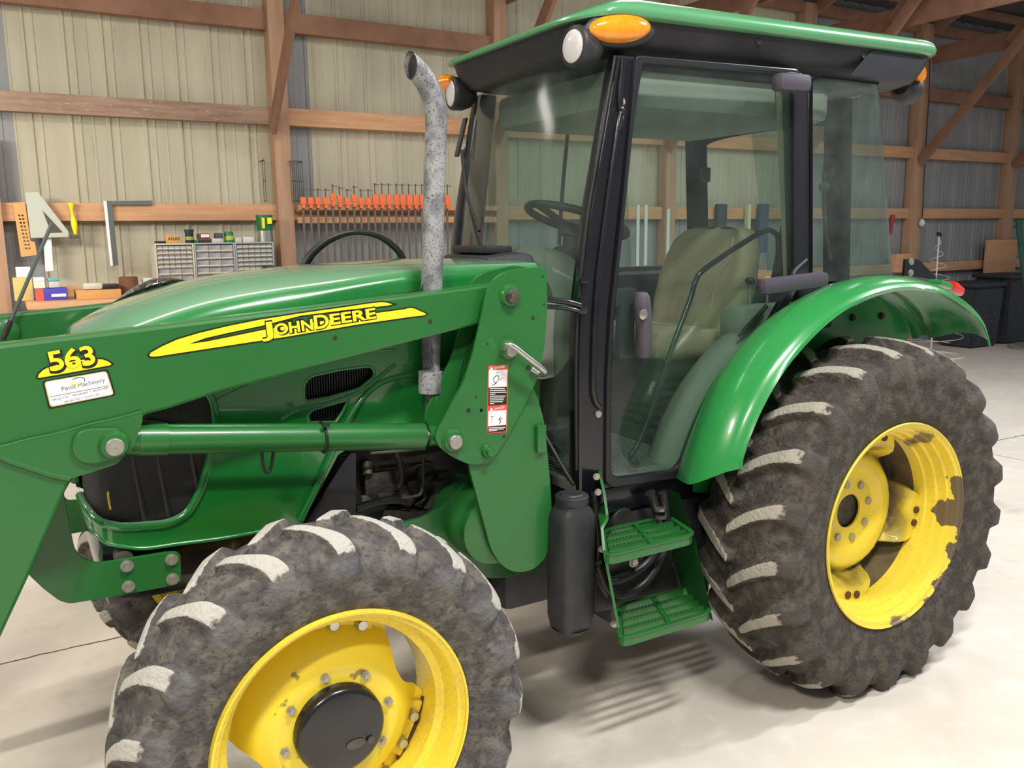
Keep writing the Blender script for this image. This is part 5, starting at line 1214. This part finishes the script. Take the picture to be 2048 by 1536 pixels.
def tread(q, nm):
    """q: front-left, front-right, back-right, back-left"""
    z = q[0].z; FL, FR, BR, BL = q; bm = bmesh.new()
    def bar(a, b, w_, h, dz=0): 
        L = (b-a).length; an = math.atan2(b.y-a.y, b.x-a.x); add_box(bm, (a+b)/2+V((0, 0, dz)), (L+.004, w_, h), Matrix.Rotation(an, 3, 'Z'), .0015)
    out = fillet([(p.x, p.y) for p in q], .05, 5); O = [V((a, b, z)) for a, b in out]
    for a, b in zip(O, O[1:]+O[:1]): bar(a, b, .007, .034, -.017); bar(a, b, .018, .005, 0)
    L = lambda u, v: FL.lerp(FR, u).lerp(BL.lerp(BR, u), v)
    bar(L(.52, .02), L(.48, .98), .018, .012, -.004)
    for v in (.27, .5, .74):
        a, b = L(.05, v), L(.95, v-.06); bar(a, b, .006, .03, -.014)
        n = int((b-a).length/.014)
        for k in range(n): add_box(bm, a.lerp(b, (k+.5)/n)+V((0, 0, .0025)), (.006, .008, .005))
    return bm_obj(nm, bm, 'green', stp, 0)
def pt(px, py, y, z): p = at(px, py, y=y); return V((p.x, y, z))
tread((pt(1211, 1100, 2.18, .768), pt(1391, 1085, 2.18, .768), pt(1335, 1062, 2.385, .768), pt(1206, 1072, 2.385, .768)), 'upper_tread')
tread((pt(1240, 1250, 2.17, .468), pt(1426, 1230, 2.17, .468), pt(1378, 1202, 2.38, .468), pt(1236, 1215, 2.38, .468)), 'lower_tread')
for px, py in ((1193, 953), (1196, 984), (1203, 1098), (1228, 1248)): bolt(at(px, py, y=2.36), (-.5, -1, 0), .009, 'bolt', stp, .01)

# posts: near side plane YD
nearpost_px = [(1236, 108), (1216, 230), (1182, 430), (1162, 600), (1158, 720), (1158, 990), (1200, 992), (1214, 960), (1214, 760), (1220, 620), (1240, 430), (1262, 230), (1276, 112)]
def solid(name, px, y0, t, m_, parent, **k): return pplate(name, px, y0, t, m_, parent, **k)
ap = solid('front_post', nearpost_px, YD, .07, 'black', T, r=.01, bevel=.012)
ptube('post_channel', [(1245, 118), (1240, 205), (1243, 222), (1236, 260), (1212, 430), (1192, 600), (1186, 760), (1190, 800), (1200, 815)], YD-.004, .011, 'black', ap)
ptube('post_channel', [(1240, 215), (1246, 222), (1247, 235), (1238, 262)], YD-.012, .007, 'black', ap)
ptube('windshield_seal', [(1230, 112), (1210, 230), (1176, 430), (1158, 600), (1152, 720), (1153, 940)], YD+.015, .007, 'rubberhose', ap)
for px, py in ((1243, 204), (1196, 828)): lathe('post_bolt', [(0, .013), (.006, .012), (.008, 0)], at(px, py, y=YD-.001), (0, -1, 0), 'bolt', ap, 20)
mir = [(xx, zz) for xx, zz in xz(nearpost_px, YD)]
plate('front_post', mir, 2*YCN-YD-.07, .07, 'black', T, r=.01, bevel=.008)
# windshield
def ws_x(y, z):
    xe = lerp([(.90, 1.715), (1.5, 1.72), (1.9, 1.775), (2.40, 1.865)], z); t = (y-YCN)/.49
    return xe-.075*(1-t*t)
rows = []
for k in range(25):
    y = YCN-.485+.97*k/24; zb = .935+max(0, (.49-abs(y-YCN)))*1.15; zb = min(zb, 1.17) if abs(y-YCN) > .30 else 1.60
    rows.append([V((ws_x(y, zb+(2.385-zb)*j/20), y, zb+(2.385-zb)*j/20)) for j in range(21)])
wsh = grid_obj('windshield', rows, 'wsglass', T, thick=0, smooth=60)
tube('windshield_lower_seal', [V((ws_x(y, z)-.006, y, z)) for y, z in ((YCN-.485, .935), (YCN-.46, .945), (YCN-.35, 1.07), (YCN-.30, 1.14))], .008, 'plastic', wsh)
tube('grab_tube', [at(1163, 612, y=2.405), at(1130, 603, y=2.40), at(1060, 596, y=2.40)], .010, 'black', ap); tube('grab_tube', [at(1163, 624, y=2.405), at(1130, 616, y=2.40), at(1060, 611, y=2.40)], .008, 'black', ap)
c = at(1164, 610, y=2.41); box('hinge', c, (.03, .03, .06), 'black', ap, bevel=.008); c = at(1166, 560, y=2.415); box('hinge', c, (.03, .02, .02), 'black', ap, bevel=.004)
# wipers
wx = lambda px, py, d: (lambda p: p+V((-d, 0, 0)))(at(px, py, x=1.69))
tube('wiper_arm', [wx(968, 500, .0), wx(962, 470, .02), wx(942, 380, .02), wx(934, 325, .02), wx(936, 295, .01)], .005, 'dark', wsh, n=8); tube('wiper_blade', [wx(937, 300, .03), wx(945, 380, .03), wx(960, 430, .03), wx(972, 462, .03)], .007, 'dark', wsh, n=6)
sa = box('side_marker_bar', at(922, 275, y=3.47), (.012, .03, .17), 'mirror_plastic', T, Matrix.Rotation(.28, 3, 'Y')); 
# door: frame ring + glass
door_out = [(1272, 110), (1598, 138), (1604, 180), (1606, 560), (1560, 640), (1500, 715), (1450, 788), (1405, 870), (1372, 942), (1362, 956), (1225, 976), (1212, 965), (1214, 760), (1222, 620), (1243, 430), (1262, 230)]
door_in = [(1288, 123), (1580, 148), (1588, 200), (1589, 555), (1545, 637), (1487, 712), (1437, 788), (1395, 865), (1364, 925), (1350, 941), (1238, 956), (1223, 948), (1222, 760), (1230, 620), (1250, 430), (1270, 230)]
YDo = YD-.012
me = curve_mesh([fillet(xz(door_out, YDo), .02), fillet(xz(door_in, YDo), .02)], .014, .004); me.transform(Matrix.Translation((0, YDo+.014, 0)) @ AX)
dr = me_obj('door_frame', me, 'mirror_plastic', T, 40)
M['doorframe'] = mat('door_frame_rubber', s2l(26, 25, 32), .4, coat=.2); dr.data.materials[0] = M['doorframe']
pplate('door_glass', door_in, YDo+.012, .004, 'glass', dr, r=.018, bevel=0)
# door handle
hp = at(1276, 655, y=YDo)
rows = []
for z, w_, d_2, sh in ((1.385, .004, .004, .0), (1.387, .022, .03, .0), (1.41, .026, .042, 0), (1.50, .026, .042, .002), (1.56, .028, .044, -.006), (1.60, .026, .040, -.010), (1.615, .018, .03, -.012), (1.618, .004, .004, -.012)):
    rows.append([V((hp.x+sh+w_*math.cos(a), YDo-.03+d_2*.8*math.sin(a), z-.012)) for a in [2*PI*i/24 for i in range(24)]])
dh = grid_obj('door_handle', rows, 'mirror_plastic', dr, smooth=50, cyclic=True)
c = at(1286, 629, y=YDo-.06); lathe('door_lock', [(0, .018), (.006, .018), (.008, .014), (.008, 0)], (c.x, YDo-.058, c.z), (0, -1, 0), 'steel', dr, 24)
bm = bmesh.new(); c = at(1250, 650, y=YD+.03); add_box(bm, c, (.07, .035, .24), None, .015); add_box(bm, c+V((-.005, .01, .10)), (.10, .05, .06), None, .012); bm_obj('latch_case', bm, 'plastic', dr)
# inner grab bar with knob
ptube('grab_bar', [(1556, 545), (1556, 480), (1548, 465), (1530, 462), (1480, 490), (1410, 538), (1392, 560), (1380, 600), (1350, 680), (1325, 755), (1300, 830), (1275, 890), (1262, 912), (1266, 925)], YD+.05, .0105, 'black', dr)
lathe('grab_knob', [(-.02, 0), (-.018, .012), (0, .02), (.015, .014), (.02, 0)], at(1268, 925, y=YD+.035), (0, -1, 0), 'plastic', dr, 20)
A = at(1495, 665, y=YD+.03); B = at(1525, 620, y=YD+.03); C_ = at(1478, 668, y=YD+.03); ds = tube('gas_strut', [at(1533, 612, y=YD+.03), at(1488, 662, y=YD+.03)], .009, 'dark', dr, n=10, smooth_path=False); tube('gas_strut', [at(1495, 655, y=YD+.03), at(1478, 672, y=YD+.03)], .006, 'dark', dr, n=8, smooth_path=False)
# rear door post and quarter glass
bp = solid('middle_post', [(1588, 145), (1618, 150), (1622, 552), (1604, 572), (1596, 560), (1588, 200)], YD+.001, .06, 'doorframe', T, r=.006, bevel=.006)
pplate('inner_post_trim', [(1562, 165), (1580, 168), (1592, 540), (1578, 560)], YD+.075, .03, 'beigetrim', bp, r=.004)
path = [(2.735, YD+.006), (2.80, YD+.004), (2.90, YD+.004), (3.06, YD+.006), (3.16, YD+.015), (3.235, YD+.04), (3.27, YD+.09), (3.285, YD+.17), (3.29, YD+.4), (3.29, 3.0), (3.29, 2*YCN-YD-.2)]
pc = crom([(a, b, 0) for a, b in path], 5); rows = []
for j in range(15):
    z = 1.60+.79*j/14; k = (1-j/14); rows.append([V((p.x+.17*k*max(0, min(1, (p.x-2.8)/.35)), p.y, z)) for p in pc])
qg = grid_obj('quarter_glass', rows, 'wsglass', T, thick=0, smooth=60)
ptube('quarter_seal', [(1622, 560), (1622, 160), (1640, 150), (1756, 166)], YD+.0, .007, 'matte', qg, smooth_path=False)
# rear inner posts and window frame
for y_ in (2.50, 3.31):
    bm = bmesh.new(); P = [V((3.07, y_, 2.34)), V((3.10, y_, 2.0)), V((3.13, y_, 1.60))]
    add_box(bm, (3.10, y_+(.075 if y_ > 3 else .03), 1.96), (.06, .10, .76), Matrix.Rotation(-.06, 3, 'Y'), .01); bm_obj('rear_post', bm, 'matte', T)
tube('rear_window_frame', [V((3.11, 3.40, 2.20)), V((3.105, 3.33, 2.255)), V((3.10, 3.1, 2.275)), V((3.10, 2.7, 2.275)), V((3.10, 2.52, 2.25))], .026, 'matte', T)
for px, py in ((1410, 350), (1660, 335)): box('window_latch', at(px, py, x=3.04), (.03, .05, .07), 'dark', T, bevel=.006)
tube('window_strut', [at(1648, 345, x=3.0), at(1650, 440, x=3.02), at(1660, 520, x=3.04)], .009, 'dark', T); 
lathe('window_knob', [(-.02, 0), (-.014, .016), (0, .022), (.014, .016), (.02, 0)], at(1648, 374, x=2.95), (0, -1, 0), 'plastic', T, 16)
# far side door glass, same outline as the near one
M['darkpost'] = M['doorframe']
plate('far_door_glass', [(p[0], p[1]) for p in xz(door_in, YDo)], 2*YCN-YDo-.016, .004, 'glass', T, r=.018, bevel=0)
# far side door frame members and sills
box2('far_sill', (1.74, 3.40, 1.00), (3.1, 3.44, 1.64), 'dark', T, .01)
tube('far_door_bar', [at(1135, 270, y=3.38), at(1125, 380, y=3.38), at(1118, 490, y=3.38)], .009, 'dark', T)
ep = at(1240, 560, y=3.36)
box2('far_console', (2.25, 3.22, 1.38), (3.05, 3.39, 1.62), 'dark', T, .03)
# inner fender trim on the near side
rows = []
for th in range(170, 84, -5):
    e = lambda r, y, dzz=0: V((RAX+r*math.cos(rad(th)), y, RAZ+r*math.sin(rad(th))+dzz))
    rows.append([e(.785, YD+.03), e(.82, YD+.045), e(.845, YD+.075), e(.845, YD+.11), e(.83, YD+.16), e(.80, YD+.20), e(.70, YD+.215), e(.55, YD+.215)])
grid_obj('inner_fender_trim', rows, 'trimgrey', T, smooth=60)
box2('rear_shelf', (2.86, 2.50, 1.50), (3.18, 3.38, 1.58), 'dark', T, .02)
box2('rear_lower_wall', (3.02, 2.50, .9), (3.10, 3.38, 1.50), 'plastic', T, .02)
# dash, column and wheel
rows = []
for k in range(15):
    t_ = k/14; y = YCN-.30+.60*t_; b = math.sin(PI*t_)**.5 if 0 < t_ < 1 else 0
    rows.append([V((1.75, y, 1.10)), V((1.74, y, 1.40)), V((1.75, y, 1.52+.20*b)), V((1.82, y, 1.55+.215*b)), V((1.92, y, 1.545+.20*b)), V((1.98, y, 1.50+.10*b)), V((2.0, y, 1.40)), V((1.98, y, 1.10))])
dash = grid_obj('dashboard', rows, 'trimgrey', T, smooth=60)
bm = bmesh.new(); add_box(bm, (2.02, YCN, 1.62), (.16, .24, .24), Matrix.Rotation(-.5, 3, 'Y'), .02); bm_obj('instrument_panel', bm, 'plastic', dash)
tube('dash_column', [V((1.98, YCN, 1.1)), V((2.0, YCN, 1.5)), V((2.04, YCN, 1.80))], .05, 'plastic', dash)
pl = pplate('dash_side_panel', [(1093, 600), (1172, 600), (1172, 665), (1160, 690), (1110, 755), (1075, 760), (1040, 700)], YD+.14, .02, 'trimgrey', dash, r=.02)
sc = V((2.045, YCN, 1.855)); nrm_ = V((.34, 0, 1)).normalized(); qq = nrm_.to_track_quat('Z', 'Y')
swp = [sc+qq @ V((.205*math.cos(2*PI*i/40), .205*math.sin(2*PI*i/40), 0)) for i in range(40)]
sw = tube('steering_wheel', swp, .0155, 'plastic', T, n=12, smooth_path=False, cyclic=True)
bm = bmesh.new(); add_cyl(bm, sc-nrm_*.07, sc-nrm_*.02, .05, n=24)
for a in (90, 210, 330): add_tube(bm, [sc-nrm_*.04, sc+qq @ V((.2*math.cos(rad(a)), .2*math.sin(rad(a)), 0))], .014, 8)
bm_obj('wheel_spokes', bm, 'plastic', sw)
c = at(1244, 462, y=2.80); lathe('spinner_knob', [(-.025, 0), (-.02, .018), (0, .026), (.02, .018), (.03, 0)], c, (0, 0, 1), 'plastic', sw, 20)
# seat
rows = []
for z, hw, fx, bx_ in ((1.36, .20, 2.60, 2.72), (1.40, .235, 2.595, 2.76), (1.50, .26, 2.63, 2.79), (1.60, .265, 2.665, 2.81), (1.70, .25, 2.70, 2.83), (1.77, .225, 2.73, 2.84), (1.81, .18, 2.765, 2.84), (1.825, .11, 2.79, 2.83), (1.828, .02, 2.81, 2.82)):
    ring = []
    for i in range(32):
        a = 2*PI*i/32; c_, s_ = math.cos(a), math.sin(a)
        yy = hw*(1 if s_ > 0 else -1)*abs(s_)**.7; m1 = (fx+bx_)/2; h1 = (bx_-fx)/2
        bol = .045*max(0, abs(yy)/hw-.62)/.38 if c_ < 0 else 0
        ring.append(V((m1+h1*(1 if c_ > 0 else -1)*abs(c_)**.7-bol, YCN-.03+yy, z)))
    rows.append(ring)
sb = grid_obj('seat_backrest', rows, 'seat', T, smooth=70, cyclic=True)
box2('backrest_shell', (2.80, YCN-.20, 1.42), (2.87, YCN+.20, 1.70), 'plastic', sb, .02)
tube('backrest_piping', crom([V((2.625, YCN-.18, 1.42)), V((2.64, YCN-.155, 1.52)), V((2.672, YCN-.165, 1.62)), V((2.70, YCN-.19, 1.70)), V((2.735, YCN-.17, 1.78))], 6), .005, 'seat', sb, n=8)
bm = bmesh.new(); add_box(bm, (2.46, YCN-.03, 1.35), (.46, .50, .13), Matrix.Rotation(.07, 3, 'Y'), .05); cu_ = bm_obj('seat_cushion', bm, 'seat', T, 60)
bm = bmesh.new(); add_box(bm, (2.50, YCN-.03, 1.25), (.40, .44, .07), None, .02)
for k in range(5): add_box(bm, (2.50, YCN-.03, 1.19-.04*k), (.42, .40, .022), None, .008)
add_box(bm, (2.50, YCN, .97), (.44, .40, .07), None, .01); bm_obj('seat_suspension', bm, 'dark', T)
bm = bmesh.new(); add_box(bm, (2.62, YCN+.33, 1.55), (.42, .07, .07), Matrix.Rotation(.05, 3, 'Y'), .025); bm_obj('armrest', bm, 'plastic', T)
bm = bmesh.new(); add_box(bm, (2.90, 2.60, 1.72), (.05, .11, .30), Matrix.Rotation(.2, 3, 'Y'), .02); bm_obj('belt_bracket', bm, 'plastic', T)
bm = bmesh.new(); add_box(bm, (2.72, 2.54, 1.44), (.42, .13, .15), None, .04); con = bm_obj('side_console', bm, 'trimgrey', T)
for k, (dxk, m_) in enumerate(((0, 'decalyellow'), (.10, 'plastic'), (-.10, 'plastic'))):
    p = V((2.70+dxk, 2.52, 1.52)); tube('lever', [p, p+V((.0, -.0, .08))], .006, 'steel', con, n=8); lathe('lever_knob', [(-.016, 0), (-.01, .016), (0, .022), (.012, .016), (.018, 0)], p+V((0, 0, .09)), (.3, 0, 1), m_, con, 16)
# folded mirrors
bm = bmesh.new(); a = at(1522, 566, y=2.33); b = at(1650, 566, y=2.33); add_box(bm, (a+b)/2, ((b-a).length, .05, .062), Matrix.Rotation(-.05, 3, 'Y'), .022); mi = bm_obj('folded_mirror', bm, 'mirror_plastic', T)
tube('mirror_arm', [(a+b)/2+V((.08, .02, .0)), (a+b)/2+V((.06, .06, .03)), at(1612, 520, y=YD)], .009, 'plastic', mi)
bm = bmesh.new(); a = at(1551, 166, y=2.34); b = at(1614, 166, y=2.34); add_box(bm, (a+b)/2, ((b-a).length, .06, .066), Matrix.Rotation(-.03, 3, 'Y'), .024); mi = bm_obj('folded_mirror', bm, 'mirror_plastic', T)
tube('mirror_arm', [(a+b)/2+V((.02, .02, .02)), (a+b)/2+V((.04, .06, .04)), at(1600, 150, y=YD)], .009, 'black', mi)

# ---- fenders
def fender(sd, label):
    rows = []; N = 44
    tab = [(0, 164, .80, .905, .86), (.1, 155, .80, .915, .865), (.25, 140, .80, .935, .88), (.4, 120, .81, .945, .90), (.55, 100, .85, .950, .915), (.7, 82, .90, .965, .925), (.82, 66, .93, .985, .93), (.92, 53, .93, .995, .93), (1, 46, .90, .965, .90)]
    for k in range(N+1):
        t = k/N; th = rad(slerp([(a, b) for a, b, *_ in tab], t)); ri = slerp([(a, c) for a, b, c, d, e in tab], t); rc = slerp([(a, d) for a, b, c, d, e in tab], t); rl = slerp([(a, e) for a, b, c, d, e in tab], t)
        prof = [(2.445, ri), (2.425, ri+.01), (2.40, ri+.03), (2.35, rc-.045), (2.28, rc-.012), (2.22, rc), (2.17, rc-.005), (2.12, rc-.022), (2.095, rc-.045), (2.085, rl)]
        # the ends tuck in a little
        row = []
        for (y, r) in crom([(a, b, 0) for a, b in prof], 3) and [(p.x, p.y) for p in crom([(a, b, 0) for a, b in prof], 3)]:
            yy = y if sd > 0 else 2*YCN-y
            tk = max(0, 1-t/.10)*max(0, min(1, (2.27-y)/.18))**1.5*rad(7); row.append(V((RAX+r*math.cos(th-tk), yy, RAZ+r*math.sin(th-tk))))
        rows.append(row)
    f = grid_obj('fender', rows, 'fendergreen', T, thick=.006, smooth=60); f['label'] = label; return f
fd = fender(1, 'near rear fender'); fender(-1, 'far rear fender')
# black seal between cab and fender
seal = []
for th in range(164, 66, -5):
    t = (164-th)/118; r = slerp([(0, .80), (.1, .795), (.25, .795), (.4, .805), (.55, .845), (.7, .90), (.82, .93)], t)+.012
    seal.append(V((RAX+r*math.cos(rad(th)), 2.418, RAZ+r*math.sin(rad(th)))))
tube('fender_seal', seal, .011, 'rubberhose', fd)
sd2 = [V((p.x+.022, 2.435, p.z+.02)) for p in seal[2:]]; tube('fender_seal', sd2, .008, 'doorframe', fd)
# inner fender wall
rows = []
for th in range(168, 44, -6):
    rows.append([V((RAX+r*math.cos(rad(th)), 2.446, RAZ+r*math.sin(rad(th)))) for r in (.50, .62, .74, max(.80, slerp([(0, .80), (.55, .85), (.7, .90), (.82, .93), (1, .93)], (164-th)/118)-.004))])
grid_obj('fender_inner_wall', rows, 'fendergreen', fd, thick=.005)
for px, py in ((1704, 635), (1762, 632)): bolt(at(px, py, y=2.44), (0, -1, 0), .012, 'rust', fd)
box2('fender_support', (2.62, 2.36, 1.42), (2.9, 2.44, 1.47), 'dark', fd, .005)
# bracket and tail lamp at the rear
rb = pplate('rear_bracket', [(1811, 518), (1838, 519), (1875, 556), (1868, 560), (1808, 552)], 2.50, .012, 'black', T, r=.004)
for px, py in ((1822, 524), (1821, 546)): lathe('bracket_bolt', [(0, .016), (.006, .014), (.009, 0)], at(px, py, y=2.499), (0, -1, 0), 'bolt', rb, 18)
p = at(1895, 562, y=2.42); bm = bmesh.new(); add_box(bm, p+V((.04, 0, -.035)), (.09, .08, .04), Matrix.Rotation(.5, 3, 'Y'), .016); bm_obj('tail_lamp', bm, 'redlens', T)
p = at(1880, 554, y=2.42); bm = bmesh.new(); add_box(bm, p+V((0, 0, -.032)), (.09, .08, .026), Matrix.Rotation(.3, 3, 'Y'), .010); bm_obj('tail_lamp_housing', bm, 'fendergreen', T)
